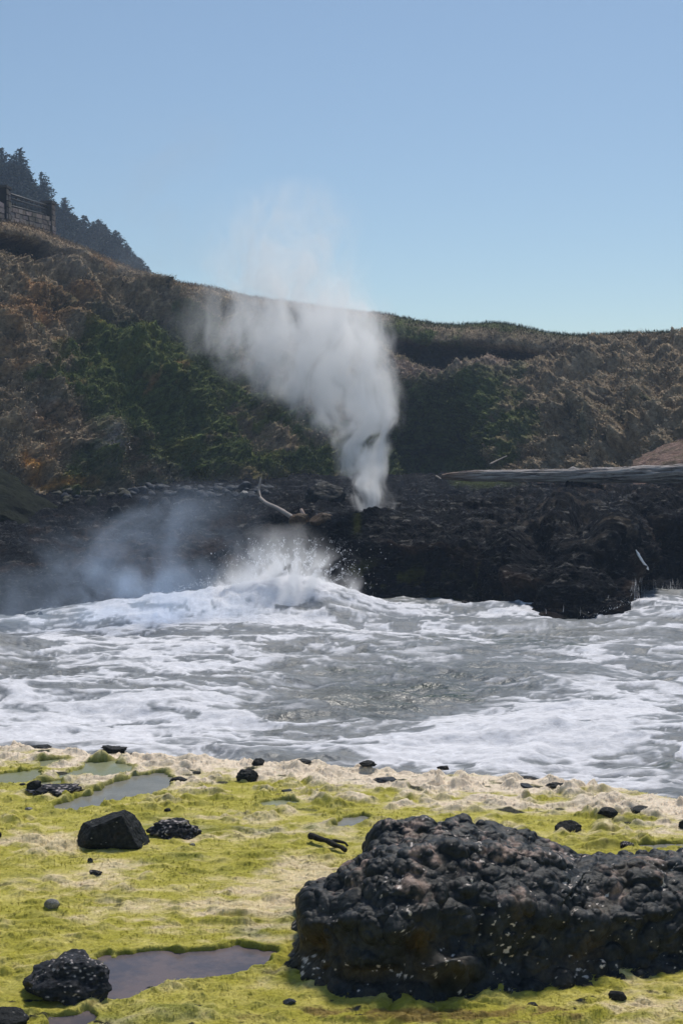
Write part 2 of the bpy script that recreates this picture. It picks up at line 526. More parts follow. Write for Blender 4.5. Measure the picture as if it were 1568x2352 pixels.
# pale mound at the right edge, in front of the slope
mu = np.linspace(1440, 3600, 500)
MD = {1440: [(1066, 46), (1067, 45.8), (1070, 45.7), (1085, 45.5), (1110, 45)], 1480: [(1046, 50), (1048, 47.5), (1056, 46.5), (1075, 45.6), (1110, 44.6)],
      1530: [(1018, 52), (1022, 48.5), (1036, 47), (1064, 45.4), (1110, 44.2)], 1568: [(998, 53), (1003, 49.5), (1022, 47.5), (1058, 45.3), (1110, 44)],
      1700: [(960, 56), (966, 51), (990, 48.5), (1040, 45), (1110, 43.5)], 2100: [(940, 56), (950, 51), (980, 47), (1040, 43.5), (1120, 42)]}
MA = lattice(MD, mu, [26, 26, 30, 30])
MA = blur(MA, 6, 1)
MN = grid_normals(MA)
if MN[50, 100, 1] > 0: MN = -MN
x, y, z = MA[..., 0], MA[..., 1], MA[..., 2]
MA = MA + MN * (fbm(x * .8, y * .8, z * .8, 4) * .25 + fbm(x * 4, y * 4, z * 4, 3) * .06)[..., None]
MC = mixc(np.array([.28, .19, .155]), np.array([.17, .13, .09]), ss(-.2, .4, fbm(x * 2, y * 2, z * 2, 4)))
mound = mesh_from('sandy_mound', MA, grid_faces(*MA.shape[:2]), M['cliff'], MC)
tag(mound, 'pale sandy mound at the foot of the right slope', 'mound', kind='structure')

# ---------------------------------------------------------------- far wooded hill, trees
HS = [(-700, 60), (-300, 215), (-100, 300), (0, 345), (45, 352), (75, 385), (115, 425), (150, 465), (175, 492), (205, 496), (240, 508), (280, 548), (310, 586), (342, 618), (380, 670), (460, 800)]
HU, HV = [p[0] for p in HS], [p[1] for p in HS]
hu = np.linspace(-700, 460, 160)
top = np.interp(hu, HU, HV) + 44
t = np.linspace(0, 1, 60)[:, None]
HD = 168 - 45 * t + 0 * hu[None]
HVV = top[None] + t * 300
HD = np.concatenate([HD[:1] + 60, HD], 0)
HVV = np.concatenate([HVV[:1] + 30, HVV], 0)
HA = P(hu[None], HVV, HD)
HA[..., 2] += fbm(HA[..., 0] * .08, HA[..., 1] * .08, 0, 3) * 1.2
hill = mesh_from('wooded_hill', HA, grid_faces(*HA.shape[:2]), M['cliff'], np.ones((HA.size // 3, 3)) * np.array([.018, .028, .016]))
tag(hill, 'steep hillside carrying the spruce wood', 'hill', kind='structure')

def tube(path, rad, sides=8, squash=1.0):
    path = np.asarray(path, float); n = len(path)
    tg = np.gradient(path, axis=0); tg /= np.linalg.norm(tg, axis=1)[:, None] + 1e-9
    ref = np.array([0, 0, 1.]) if abs(tg[0][2]) < .8 else np.array([1., 0, 0])
    V = []
    for i in range(n):
        a = np.cross(tg[i], ref); a /= np.linalg.norm(a) + 1e-9
        b = np.cross(a, tg[i]); ref = b
        th = np.linspace(0, 2 * np.pi, sides, endpoint=False)
        V.append(path[i] + rad[i] * (np.cos(th)[:, None] * a + squash * np.sin(th)[:, None] * b))
    return np.array(V)

def tube_mesh(path, rad, sides=8):
    V = tube(path, rad, sides)
    F = grid_faces(V.shape[0], sides, True)
    n = len(V) * sides
    V = np.concatenate([V.reshape(-1, 3), [path[0]], [path[-1]]])
    i = np.arange(sides); j = (i + 1) % sides
    F = np.concatenate([F, np.stack([j, i, np.full(sides, n), np.full(sides, n)], 1), np.stack([i, j, np.full(sides, n + 1), np.full(sides, n + 1)], 1) + [(len(V) - 2 - sides), (len(V) - 2 - sides), 0, 0]])
    return V, F

def quads_tris_mesh(name, V, F, mat, col, parent=None, smooth=True):
    """faces whose last two corners agree become triangles"""
    me = bpy.data.meshes.new(name)
    fs = [tuple(f[:3]) if f[2] == f[3] else tuple(f) for f in F.tolist()]
    me.from_pydata([tuple(v) for v in np.asarray(V).tolist()], [], fs)
    if smooth:
        me.polygons.foreach_set('use_smooth', np.ones(len(me.polygons), bool))
    at = me.color_attributes.new('Col', 'FLOAT_COLOR', 'POINT')
    cc = np.ones((len(V), 4), np.float32); cc[:, :3] = np.clip(np.broadcast_to(col, (len(V), 3)), 0, 1)
    at.data.foreach_set('color', cc.ravel())
    me.materials.append(mat)
    return link(bpy.data.objects.new(name, me), parent)

def make_spruce(kind, seed):
    rg = np.random.default_rng(seed)
    Ht = {0: 9, 1: 8, 2: 7.5, 3: 9}[kind]
    W = {0: 2.7, 1: 3.2, 2: 3.4, 3: 2.6}[kind]
    root = link(bpy.data.objects.new('spruce_tree', None))
    zz = np.linspace(0, Ht * .96, 9)
    lean = np.array([.0, .0])
    path = np.stack([rg.normal() * .1 + .05 * np.sin(zz), 0 * zz, zz], 1)
    V, F = tube_mesh(path, .17 * (1 - zz / Ht) + .02, 6)
    quads_tris_mesh('trunk', V, F, M['bark'], np.array([.06, .045, .035]), root)
    Vs, Cs = [], []
    for k in range(46):
        f = (k / 45) ** .9
        h = Ht * (.12 + .88 * f)
        L = W * (1 - f) ** (.75 if kind != 3 else .5) * rg.uniform(.75, 1.15) + .22
        if kind == 3 and f > .55: L *= 1.25
        nbr = 7 if f < .9 else 4
        for a in rg.uniform(0, 2 * np.pi, nbr):
            if kind == 3 and f > .5 and math.cos(a) < -.1: continue
            Lb = L * rg.uniform(.6, 1.15)
            m = max(3, int(Lb * 5))
            s = np.linspace(.15, 1, m)
            c = np.stack([np.cos(a) * Lb * s, np.sin(a) * Lb * s, h - .30 * Lb * s + .25 * Lb * s ** 3], 1)
            for p in c:
                for q in range(2):
                    d = np.array([np.cos(a), np.sin(a), -.15]) + rg.normal(size=3) * .55
                    d /= np.linalg.norm(d)
                    e = np.cross(d, rg.normal(size=3)); e /= np.linalg.norm(e)
                    sz = rg.uniform(.22, .42)
                    o = p + rg.normal(size=3) * .08
                    Vs.append([o - e * sz * .3, o + e * sz * .3, o + d * sz])
                    Cs.append(rg.uniform(.55, 1.6))
    Vs = np.array(Vs)
    cc = np.repeat(np.array(Cs)[:, None], 3, 0) * np.array([.045, .060, .055])
    cc = np.where(np.repeat(rg.uniform(size=(len(Cs), 1)) < .12, 3, 0), cc * np.array([2.0, 1.5, 1.3]), cc)
    mesh_from('crown', Vs.reshape(-1, 3), np.arange(len(Vs) * 3).reshape(-1, 3), M['crown'], cc, root, smooth=False)
    return root, Ht

protos = [make_spruce(0, 1), make_spruce(1, 2), make_spruce(2, 3), make_spruce(3, 4), make_spruce(1, 9)]
used = set()
def place_tree(kind, u, vtop, d, label, sc=1.0, rz=0, group='spruces on the wooded hill'):
    root, Ht = protos[kind]
    if kind in used:
        r = root.copy(); C.objects.link(r)
        for ch in list(root.children):
            c = ch.copy(); C.objects.link(c); c.parent = r
    else:
        used.add(kind); r = root
    p = P(u, vtop, d)
    r.location = (p[0], p[1], p[2] - Ht * sc)
    r.scale = (sc, sc, sc)
    r.rotation_euler = (0, 0, rz)
    return tag(r, label, 'spruce tree', group)

place_tree(0, 44, 344, 166, 'tallest spruce, its thin spire topping the hillside wood', 1.15, .3)
place_tree(3, 93, 397, 160, 'spruce with a ragged flat-topped crown and bare gaps below its side branches', .8, 0.)
place_tree(0, 150, 456, 158, 'pointed spruce standing clear of the wood just beyond the stone pillar', .95, 1.2)
place_tree(0, 7, 342, 168, 'blunt-topped spruce beside the tallest spire', 1.0, 2.2)
rg = random.Random(4)
for layer in range(9):
    u = -60 + rg.uniform(0, 14)
    while u < 352 - layer * 6:
        v = float(np.interp(u, HU, HV)) + 12 + layer * 24 + rg.uniform(-9, 12) + (14 if (layer == 0 and u < 140) else 0)
        ridge = float(np.interp(u, [-100, 0, 130, 250, 340, 400], [490, 505, 541, 600, 634, 650]))
        if v < ridge - 4:
            place_tree(rg.choice([1, 2, 4, 1, 0]), u, v - (10 if u > 200 else 0), 162 - layer * 4 + rg.uniform(-2, 2),
                       'dense bluish spruce among the many on the wooded hill', rg.uniform(.75, 1.1) * (1 if u < 200 else .8), rg.uniform(0, 6))
        u += rg.uniform(13, 23) * (1 if u < 200 else .8)

# ---------------------------------------------------------------- stone wall with iron railing on the brink
def box_np(c0, c1, hw, z0a, z1a, z0b, z1b):
    """a wall piece from c0 to c1 (xy), half width hw, bottoms and tops at either end"""
    c0, c1 = np.array(c0, float), np.array(c1, float)
    d = (c1 - c0) / np.linalg.norm(c1 - c0); n = np.array([-d[1], d[0]]) * hw
    V = [(*(c0 - n), z0a), (*(c0 + n), z0a), (*(c1 + n), z0b), (*(c1 - n), z0b), (*(c0 - n), z1a), (*(c0 + n), z1a), (*(c1 + n), z1b), (*(c1 - n), z1b)]
    F = [(0, 3, 2, 1), (4, 5, 6, 7), (0, 1, 5, 4), (1, 2, 6, 5), (2, 3, 7, 6), (3, 0, 4, 7)]
    return np.array(V), np.array(F)

class MB:
    def __init__(s): s.V, s.F, s.C, s.n = [], [], [], 0
    def add(s, V, F, col):
        s.V.append(V); s.F.append(np.asarray(F) + s.n); s.C.append(np.broadcast_to(col, (len(V), 3))); s.n += len(V)
    def build(s, name, mat, parent=None, smooth=False):
        return quads_tris_mesh(name, np.concatenate(s.V), np.concatenate(s.F), mat, np.concatenate(s.C), parent, smooth)

wall = link(bpy.data.objects.new('stone_wall', None))
pa, pb = P(8, 502, 65), P(112, 528, 72)
wall.location = (0, 0, 0)
tag(wall, 'stone wall with arched iron railing and stone pillars on the cliff top', 'stone wall')
sr = random.Random(2)
def stones(mb, c0, c1, hw, za, zb, ta, tb, rows, step):
    """courses of rough blocks standing proud of a mortar core"""
    c0, c1 = np.array(c0, float), np.array(c1, float); L = np.linalg.norm(c1 - c0)
    V, F = box_np(c0, c1, hw, za, ta, zb, tb); mb.add(V, F, (.02, .02, .02))
    for r in range(rows):
        s = -sr.uniform(0, step * .5)
        while s < L:
            w = step * sr.uniform(.5, 1.4); a, b = max(s, 0) + .02, min(s + w, L) - .02
            if b - a > .05:
                f0, f1 = r / rows, (r + 1) / rows - .18 / rows
                zf = lambda q, f: (za + (ta - za) * f) * (1 - q / L) + (zb + (tb - zb) * f) * q / L
                pr = sr.uniform(.015, .06); g = sr.uniform(.5, 1.25)
                b -= .03; a += .01
                V, F = box_np(c0 + (c1 - c0) * a / L, c0 + (c1 - c0) * b / L, hw + pr, zf(a, f0), zf(a, f1), zf(b, f0), zf(b, f1))
                V = V + np.array([[sr.uniform(-.02, .02) for _ in range(3)] for _ in V])
                mb.add(V, F, np.array([.22, .19, .18]) * g * np.array([1, sr.uniform(.92, 1.03), sr.uniform(.85, 1.05)]))
            s += w
dirw = (pb - pa)[:2] / np.linalg.norm((pb - pa)[:2])
mb = MB()
zt_a, zt_b = P(20, 473, 65.3)[2], P(101, 497, 71.7)[2]
stones(mb, pa[:2] + dirw * .35, pb[:2] - dirw * .35, .2, pa[2] - .8, pb[2] - .8, zt_a, zt_b, 6, .75)
o = mb.build('wall_base', M['masonry'], wall)
for p, vt, d in ((pa, 428, 65), (pb, 464, 72)):
    mb = MB(); zt = P(8, vt, d)[2]
    stones(mb, p[:2] - dirw * .32, p[:2] + dirw * .32, .28, p[2] - .9, p[2] - .9, zt - .12, zt - .12, 8, .42)
    V, F = box_np(p[:2] - dirw * .38, p[:2] + dirw * .38, .34, zt - .12, zt, zt - .12, zt); mb.add(V, F, (.07, .065, .06))
    mb.build('pillar', M['masonry'], wall)
# a stretch of the same wall running on beyond the left edge
qa = pa + (pa - pb) * .9
mb = MB(); stones(mb, qa[:2], pa[:2] - dirw * .35, .2, qa[2] - 1.5, pa[2] - .8, zt_a + .1, zt_a, 6, .75); mb.build('wall_base', M['masonry'], wall)
rail = link(bpy.data.objects.new('railing', None), wall)
ra0, ra1 = pa[:2] + dirw * .33, pb[:2] - dirw * .33
Lr = np.linalg.norm(ra1 - ra0)
zr = lambda s, k: {0: (zt_a + .08) * (1 - s) + (zt_b + .08) * s, 1: P(20, 452, 65.3)[2] * (1 - s) + P(101, 480, 71.7)[2] * s, 2: P(20, 442, 65.3)[2] * (1 - s) + P(101, 471.5, 71.7)[2] * s}[k]
pt = lambda s, z: np.array([*(ra0 + (ra1 - ra0) * s), z])
for k, r_ in ((0, .04), (1, .04), (2, .055)):
    V, F = tube_mesh([pt(s, zr(s, k)) for s in (0, .5, 1)], [r_] * 3, 6)
    quads_tris_mesh('rail', V, F, M['iron'], np.array([.02, .02, .02]), rail)
for i in range(27):
    s = (i + .5) / 27
    V, F = tube_mesh([pt(s, zr(s, 0)), pt(s, (zr(s, 0) + zr(s, 1)) / 2), pt(s, zr(s, 1))], [.026] * 3, 5)
    quads_tris_mesh('baluster', V, F, M['iron'], np.array([.02, .02, .02]), rail)
for i in range(8):
    a0, a1 = (i + .06) / 8, (i + .94) / 8
    th = np.linspace(0, math.pi, 9)
    pth = [pt((a0 + a1) / 2 - (a1 - a0) / 2 * math.cos(t_), zr((a0 + a1) / 2 - (a1 - a0) / 2 * math.cos(t_), 1) + (zr(.5, 2) - zr(.5, 1)) * .92 * math.sin(t_)) for t_ in th]
    V, F = tube_mesh(pth, [.03] * 9, 5)
    quads_tris_mesh('arch', V, F, M['iron'], np.array([.02, .02, .02]), rail)

# ---------------------------------------------------------------- far rock shelf and promontory
us2 = np.concatenate([np.linspace(-2200, -40, 60), np.arange(-30, 1600, 2.2), np.linspace(1610, 3900, 60)])
def zc(u, rows):   # rows of (d, z) -> (v, d)
    out = []
    for d, z in rows:
        s = (z - EYE) / d                     # dz/dy
        b = (s * CT + ST) / (CT - s * ST)
        out.append((1176 - 3000 * b, d))
    return out
SH = {
 -500: [(60,3.2),(50,2.6),(46,2.0),(42,1.4),(37,1.0),(33,.6),(28,0),(26,-1.2)],
 0: [(60,2.6),(50,1.75),(44,1.15),(40,.85),(35.5,.55),(32.5,.2),(29.6,-.35),(27,-1.3)],
 200: [(62,2.3),(50,1.75),(44,1.3),(40,1.0),(36,.65),(33,.25),(30.0,-.35),(27.5,-1.3)],
 450: [(64,2.2),(50,1.95),(43.5,1.6),(40,1.2),(38,.8),(36,.4),(33,-.05),(31,-1.3)],
 620: [(65,2.2),(48,2.05),(42,1.75),(39,1.35),(37.5,.9),(36,.5),(34.5,-.05),(33,-1.4)],
 720: [(66,2.2),(46,2.05),(40,1.85),(37.8,1.5),(37,1.0),(36,.5),(35,-.05),(34.5,-1.5)],
 800: [(67,2.2),(44,2.05),(38.2,1.88),(36.2,1.74),(35.6,1.4),(35.3,.7),(35.2,-.05),(35,-1.5)],
 850: [(68,2.2),(44,2.05),(38.0,1.88),(36,1.76),(35.3,1.5),(35.0,.7),(35.0,-.05),(35,-1.5)],
 1000: [(70,2.2),(46,2.2),(39,2.0),(36.2,1.74),(35.2,1.4),(34.8,.7),(34.2,-.05),(34,-1.5)],
 1100: [(66,2.2),(46,2.3),(39,2.2),(36,1.85),(34.8,1.4),(34.2,.7),(33.5,-.05),(33,-1.5)],
 1200: [(60,2.0),(47,2.45),(38.5,2.25),(35.2,1.85),(33.6,1.3),(32.7,.7),(32.0,-.05),(31.5,-1.5)],
 1300: [(56,1.9),(47,2.55),(38,2.3),(34.0,1.85),(32.2,1.3),(31,.7),(30.2,-.05),(30,-1.5)],
 1380: [(54,1.9),(47,2.55),(38,2.25),(34.2,1.75),(32.3,1.2),(31,.7),(29.9,-.05),(29.5,-1.5)],
 1430: [(53,1.9),(46,2.55),(39,2.2),(36,1.7),(33.6,1.1),(31.8,.6),(30.6,-.05),(30,-1.5)],
 1452: [(53,1.9),(46,2.6),(40,2.3),(38.5,1.75),(38.8,1.1),(37.5,.5),(35.5,-.05),(35,-1.5)],
 1500: [(52,1.9),(46,2.7),(40,2.55),(38.4,1.9),(39.2,1.1),(38,.5),(36,-.05),(35.5,-1.5)],
 1568: [(52,1.9),(46,2.75),(40,2.6),(38.2,1.9),(39.2,1.1),(38,.5),(36,-.05),(35.5,-1.5)],
 2200: [(50,2.2),(44,2.9),(40,2.7),(37.5,2.0),(37,1.2),(36.5,.5),(35,-.05),(34,-1.5)],
}
SHt = {k: zc(k, r) for k, r in SH.items()}
S = lattice(SHt, us2, [36, 44, 60, 60, 60, 60, 24])
S = S * .3 + blur(blur(S, 9, 1), 6, 0) * .7
SN = grid_normals(S)
if SN[150, 400, 1] > 0: SN = -SN
x, y, z = S[..., 0], S[..., 1], S[..., 2]
uu, vv = UV(x, y, z)
face = ss(.75, .35, SN[..., 2])                         # 1 on the steep face
strata = ridged(x * .5 + z * .4, y * .9, z * 2.6 - x * .15, 5, .55)
r1 = fbm(x * .45, y * .45, z * .7, 4)
r2 = ridged(x * 1.1, y * .8, z * 1.8 + 4, 5, .6)
wor, wc = worley(x * .8 + .4 * r1, y * .8, z * 1.1)
crk = np.exp(-((uu - (1168 + 10 * np.sin(vv / 23))) / 5) ** 2) * face * ss(1180, 1230, vv)
crk2 = np.exp(-((uu - (1440 - (vv - 1200) * .12)) / 9) ** 2) * ss(1200, 1240, vv)
disp = .34 * r1 + .20 * r2 * (.5 + .5 * face) + (.22 * ridged(x * .9 + .3 * r1, y * .55, 3 + 0 * z, 4, .55) + .16 * (wc - .5)) * (1 - face) + face * (.50 * (wc - .5) + .25 * (1 - wor) + .1 * strata) - .5 * crk
bul = lambda u0, v0, su, sv: np.exp(-(((uu - u0) / su) ** 2 + ((vv - v0) / sv) ** 2))
disp += .75 * bul(1385, 1265, 42, 34) + .5 * bul(1290, 1200, 60, 26) - .5 * bul(1330, 1215, 30, 16) + .45 * bul(1440, 1300, 26, 40) - .5 * bul(930, 1290, 60, 40) + .03 * bul(840, 1215, 30, 20) + .35 * bul(1180, 1330, 60, 60) - .4 * bul(1230, 1270, 34, 60)
disp += .12 * bul(742, 1212, 40, 22) - .25 * bul(560, 1180, 60, 20)
fine = ridged(x * 4.2, y * 2.4, z * 5.6, 4, .6)
disp = disp + .09 * fine * (1 - .3 * face) + .02 * fbm(x * 14, y * 9, z * 16, 2)
# crisp, jagged rim by the blowhole
S = S + SN * disp[..., None]
rimz = np.exp(-((vv - 1188) / 14) ** 2) * ss(700, 760, uu) * ss(1250, 1000, uu)
S[..., 2] += .10 * rimz * ridged(x * 2.2, y * 1.4, 0, 4, .6)
n1 = fbm(x * .7, y * .7, z * .9 + 3, 4); n2 = fbm(x * 2.6, y * 2.6, z * 3.4, 4, .6)
base = mixc(np.array([.003, .004, .006]), np.array([.013, .014, .017]), ss(-.2, .5, fine * .5 + n2))
col = base
left = ss(760, 560, uu)
col = mixc(col, np.array([.040, .026, .020]), ss(.0, .35, n1 + .35 * n2 + .35 * bul(300, 1300, 180, 70) + .3 * bul(620, 1225, 110, 30) - .1) * left * ss(1180, 1240, vv) * .9)
col = mixc(col, np.array([.055, .034, .022]), ss(0, .35, n1 + .5 * bul(950, 1240, 120, 30)) * face * ss(800, 850, uu) * .8)
moss = ss(.12, .4, fbm(x * 1.7 + 31, y * 1.7, z * 1.3, 3) + .25 * bul(960, 1340, 150, 40) - .06) * face * ss(1280, 1330, vv) * ss(1260, 1100, uu)
col = mixc(col, np.array([.09, .09, .012]), moss * .7)
col = mixc(col, np.array([.12, .11, .02]), np.clip(bul(822, 1222, 9, 12), 0, 1))
lich = ss(.05, .35, n2 + .2 * n1) * (bul(1240, 1200, 150, 40) + bul(1375, 1265, 60, 30) + .6 * bul(1440, 1330, 40, 60))
col = mixc(col, np.array([.10, .08, .06]), np.clip(lich * .8, 0, .85))
pt_ = ss(.1, .3, n2) * ss(1150, 1200, uu) * ss(1165, 1135, vv)
col = mixc(col, np.array([.12, .085, .065]), pt_ * .6)
gr = ss(1020, 1060, uu) * ss(1230, 1130, uu) * ss(1140, 1118, vv)
col = mixc(col, np.array([.06, .075, .02]), gr * .8)
shelf_far = mesh_from('rock_shelf', S, grid_faces(*S.shape[:2]), M['shore_rock'], col)
tag(shelf_far, 'black wet rock shelf and headland with the blowhole', 'rock shelf', kind='structure')
SF = dict(A=S)
def far_z(xx, yy):
    d2 = (S[..., 0] - xx) ** 2 + (S[..., 1] - yy) ** 2
    m = d2 < max(d2.min() * 1.0 + .06, .02)
    return float(S[..., 2][m].max())

# ---------------------------------------------------------------- surf
wu = np.concatenate([np.linspace(-3600, -540, 70), np.arange(-520, 2090, 2.6), np.linspace(2110, 5200, 70)])
wd = 1 / np.linspace(1 / 9.0, 1 / 48.0, 640)
WX = (wu[None] - 784) / 3000 * wd[:, None] * 1.0
WY = np.repeat(wd[:, None], len(wu), 1)
U0, V0 = UV(WX, WY, 0 * WX)
gb = lambda u0, v0, su, sv: np.exp(-(((U0 - u0) / su) ** 2 + ((V0 - v0) / sv) ** 2))
wz = .26 * fbm(WX * .22 + 3, WY * .38, 0, 3) + .10 * ridged(WX * .45 + .3 * fbm(WX * .3, WY * .5, 2, 2), WY * .85, 0, 3) * 1.0
wz += .05 * ridged(WX * 1.1, WY * 2.1, 3, 3) + .012 * fbm(WX * 5, WY * 8, 1, 3)
def hump(x0, y0, sx, sy, h, ang=0):
    dx, dy = WX - x0, WY - y0
    a, b_ = dx * math.cos(ang) + dy * math.sin(ang), -dx * math.sin(ang) + dy * math.cos(ang)
    return h * np.exp(-(a / sx) ** 2 - (b_ / sy) ** 2)
wz += hump(-2.0, 31.2, 2.8, 1.5, .66) + hump(-4.6, 30.2, 2.0, 1.0, .22) + hump(-.9, 31.8, 1.3, 1.2, .25)
wz += hump(-7.2, 25.8, 1.8, .9, .35, .25) + hump(4.6, 31.6, 2.2, .7, .22) + hump(7.9, 31.4, 1.2, 1.6, .25) + hump(-5.2, 21.5, 2.4, .8, .2, .15)
wz += hump(1.4, 26.3, 2.5, 1.0, .2, -.1) + hump(3.6, 18.6, 2.6, 1.4, .25, -.1) + hump(5.6, 17.2, 1.2, 1.2, .15)
U1, V1 = U0, V0
# foam: where it lies (broad), then how it is torn (fine)
F0 = .95 * gb(640, 1420, 230, 46) + .9 * gb(330, 1430, 190, 30) + .75 * gb(420, 1530, 320, 80) + .5 * gb(80, 1480, 120, 40)
F0 += .85 * gb(300, 1650, 260, 44) + .6 * gb(480, 1700, 130, 30) + .9 * gb(120, 1700, 230, 22) + .55 * gb(60, 1630, 110, 40)
F0 += 1.15 * gb(1180, 1695, 250, 60) + 1.0 * gb(1000, 1735, 160, 34) + .85 * gb(1440, 1670, 200, 70) + .8 * gb(1400, 1770, 230, 40) + .7 * gb(1260, 1615, 160, 22)
F0 += 1.0 * gb(1210, 1420, 110, 16) + 1.1 * gb(1490, 1428, 110, 22) + .6 * gb(940, 1425, 120, 20) + .55 * gb(1000, 1465, 190, 26) + .6 * gb(1440, 1530, 110, 40)
F0 += .20 * gb(1180, 1530, 220, 40) + .30 * gb(900, 1500, 140, 30) + .3 * gb(700, 1720, 150, 24) + .10
F0 -= .55 * gb(760, 1600, 170, 60) + .35 * gb(900, 1640, 110, 50) + .4 * gb(1030, 1570, 160, 36) + .3 * gb(1130, 1500, 120, 22)
wx_ = fbm(WX * .30, WY * .6, 5, 4, .55); wy_ = fbm(WX * .30 + 20, WY * .6, 6, 4, .55)
wx2 = fbm(WX * 1.1, WY * 2.0, 25, 3, .55); wy2 = fbm(WX * 1.1 + 20, WY * 2.0, 26, 3, .55)
qx, qy = WX + 2.6 * wx_ + .45 * wx2, WY * 1.5 + 2.0 * wy_ + .45 * wy2
def strand(fx, fy, z, p):
    return np.clip(1 - 1.45 * np.abs(pn(qx * fx, qy * fy, z)), 0, 1) ** p
L1, L2, L3 = strand(.42, .55, 1, 5), strand(.95, 1.2, 2.5, 4), strand(2.1, 2.6, 4.5, 3)
net = np.clip(1.0 * L1 + .9 * L2 + .55 * L3, 0, 1.3)
cl = fbm(qx * .30 + 9, qy * .7, 3, 6, .6)
hol = fbm(qx * .8 + 3, qy * 1.5, 13, 5, .6)
raw = F0 * .85 + .85 * cl + .65 * net - .20 + .50 * hol
foam = ss(.50, 1.10, raw)
milk = ss(.15, .8, F0 + .5 * cl) * .55 * (.6 + .7 * net)
lines = np.clip(1.25 * net * np.clip(.28 + .75 * F0 + .8 * cl, 0, 1), 0, 1)
foam = np.clip(np.maximum(np.maximum(foam, milk), lines) , 0, 1)
crest = ss(.06, .18, wz - blur(wz, 12, 0))
foam = np.clip(foam + .22 * crest * ss(.2, .7, raw), 0, 1)
wz += .16 * ridged(qx * .9, qy * 1.1, 31, 4, .55) * np.exp(-(((WX + 2.2) / 3.6) ** 2 + ((WY - 30.8) / 1.6) ** 2))
wz += .04 * foam + .03 * foam * fbm(qx * .8, qy * 1.2, 8, 3) + .018 * ridged(qx * 2.2, qy * 3.0, 4, 3) * (1 - foam)
murk = mixc(np.array([.080, .090, .090]), np.array([.150, .152, .142]), ss(-.3, .4, fbm(WX * .3, WY * .5, 12, 3) + .5 * ss(1000, 500, U0) - .1))
clear = np.clip(gb(1000, 1480, 80, 14) + gb(1200, 1478, 120, 14) + .8 * gb(1350, 1490, 70, 8) + .9 * gb(900, 1400, 60, 10) + 1.0 * gb(1000, 1600, 150, 30) + .6 * gb(820, 1560, 90, 20) + gb(1500, 1785, 80, 14) + .5 * gb(900, 1530, 140, 18), 0, 1)
rip = fbm(qx * 1.0, WY * 6.0 + wy_, 15, 4, .6)
dk = np.clip(clear * 1.3, 0, 1) * ss(.0, .22, rip)
murk = murk * np.clip(1 + .7 * rip + .25 * fbm(qx * .5, qy * .9, 40, 4), .35, 1.4)[..., None]  # ripple darkening painted into the water colour
murk = mixc(murk, np.array([.012, .032, .016]), dk)  # clearer water, plus dark rock reflected on wave faces, painted in
foam = foam * (1 - .7 * dk)
fc_ = mixc(np.array([.26, .285, .325]), np.array([.68, .68, .71]), ss(.50, 1.10, foam + .35 * hol + .30 * net + .12 * gb(640, 1400, 200, 50) - .08))
col = mixc(murk, fc_, foam ** .9)
WA = np.stack([WX, WY, wz], -1)
water = mesh_from('sea_water', WA, grid_faces(*WA.shape[:2]), M['water'], col)
add_attr(water, 'foam', foam)
tag(water, 'churning grey-green surf streaked with white foam', 'sea', kind='structure')

# ---------------------------------------------------------------- near shelf of algae
SL = 1.40
EU = [-600, 0, 120, 240, 600, 800, 1000, 1100, 1200, 1300, 1400, 1568, 2200]
EV = [1688, 1703, 1708, 1722, 1731, 1746, 1764, 1768, 1774, 1785, 1798, 1822, 1900]
def pixpoly(pts, z=SL - .01):
    return np.array([G(a, b, z)[:2] for a, b in pts])
POOLS = [
 ('grey', [(384,1780),(383,1812),(354,1829),(308,1834),(256,1844),(205,1857),(154,1864),(113,1872),(124,1858),(169,1843),(205,1830),(241,1812),(277,1797),(318,1786),(350,1780)], 'long grey tide pool narrowing to the left, between pale algae banks'),
 ('green', [(303,1763),(300,1776),(266,1785),(225,1787),(200,1782),(165,1790),(150,1788),(170,1774),(196,1764),(206,1753),(256,1752)], 'murky green tide pool by a small speckled stone'),
 ('green', [(-60,1785),(-10,1782),(92,1770),(94,1792),(50,1802),(-60,1806)], 'shallow green tide pool cut by the left edge'),
 ('green', [(92,1752),(148,1745),(140,1757),(98,1763)], 'tiny green tide pool nearest the surf'),
 ('green', [(56,1814),(100,1801),(140,1796),(122,1808),(68,1820)], 'narrow green tide pool behind the white-crusted ledge'),
 ('violet', [(236,2203),(287,2198),(359,2193),(436,2190),(502,2183),(543,2177),(590,2182),(634,2188),(626,2203),(590,2224),(554,2239),(492,2250),(436,2255),(369,2263),(328,2278),(308,2293),(272,2300),(205,2302),(222,2280),(246,2258),(262,2240),(246,2225)], 'brownish violet tide pool between the speckled rock and the great boulder'),
 ('grey', [(786,1882),(838,1878),(840,1890),(796,1906),(770,1905)], 'small bright tide pool behind the great boulder'),
 ('grey', [(1470,1945),(1522,1939),(1568,1946),(1640,1950),(1600,1962),(1490,1956)], 'shallow tide pool behind the right end of the boulder'),
 ('green', [(610,1845),(665,1840),(680,1848),(640,1856),(612,1854)], 'faint shallow tide pool in the middle of the algae'),
 ('violet', [(112,2345),(200,2330),(215,2345),(180,2380),(110,2390)], 'sliver of tide pool at the bottom edge'),
]
POLYS = [pixpoly(p[1]) for p in POOLS]
def poly_sd(X, Y, poly):
    """signed distance, negative inside"""
    d = np.full(X.shape, 1e9); ins = np.zeros(X.shape, bool)
    n = len(poly)
    for i in range(n):
        x0, y0 = poly[i]; x1, y1 = poly[(i + 1) % n]
        ex, ey = x1 - x0, y1 - y0
        t = np.clip(((X - x0) * ex + (Y - y0) * ey) / (ex * ex + ey * ey), 0, 1)
        d = np.minimum(d, (X - x0 - t * ex) ** 2 + (Y - y0 - t * ey) ** 2)
        c = ((y0 > Y) != (y1 > Y)) & (X < ex * (Y - y0) / (ey + 1e-12) + x0)
        ins ^= c
    d = np.sqrt(d)
    return np.where(ins, -d, d)

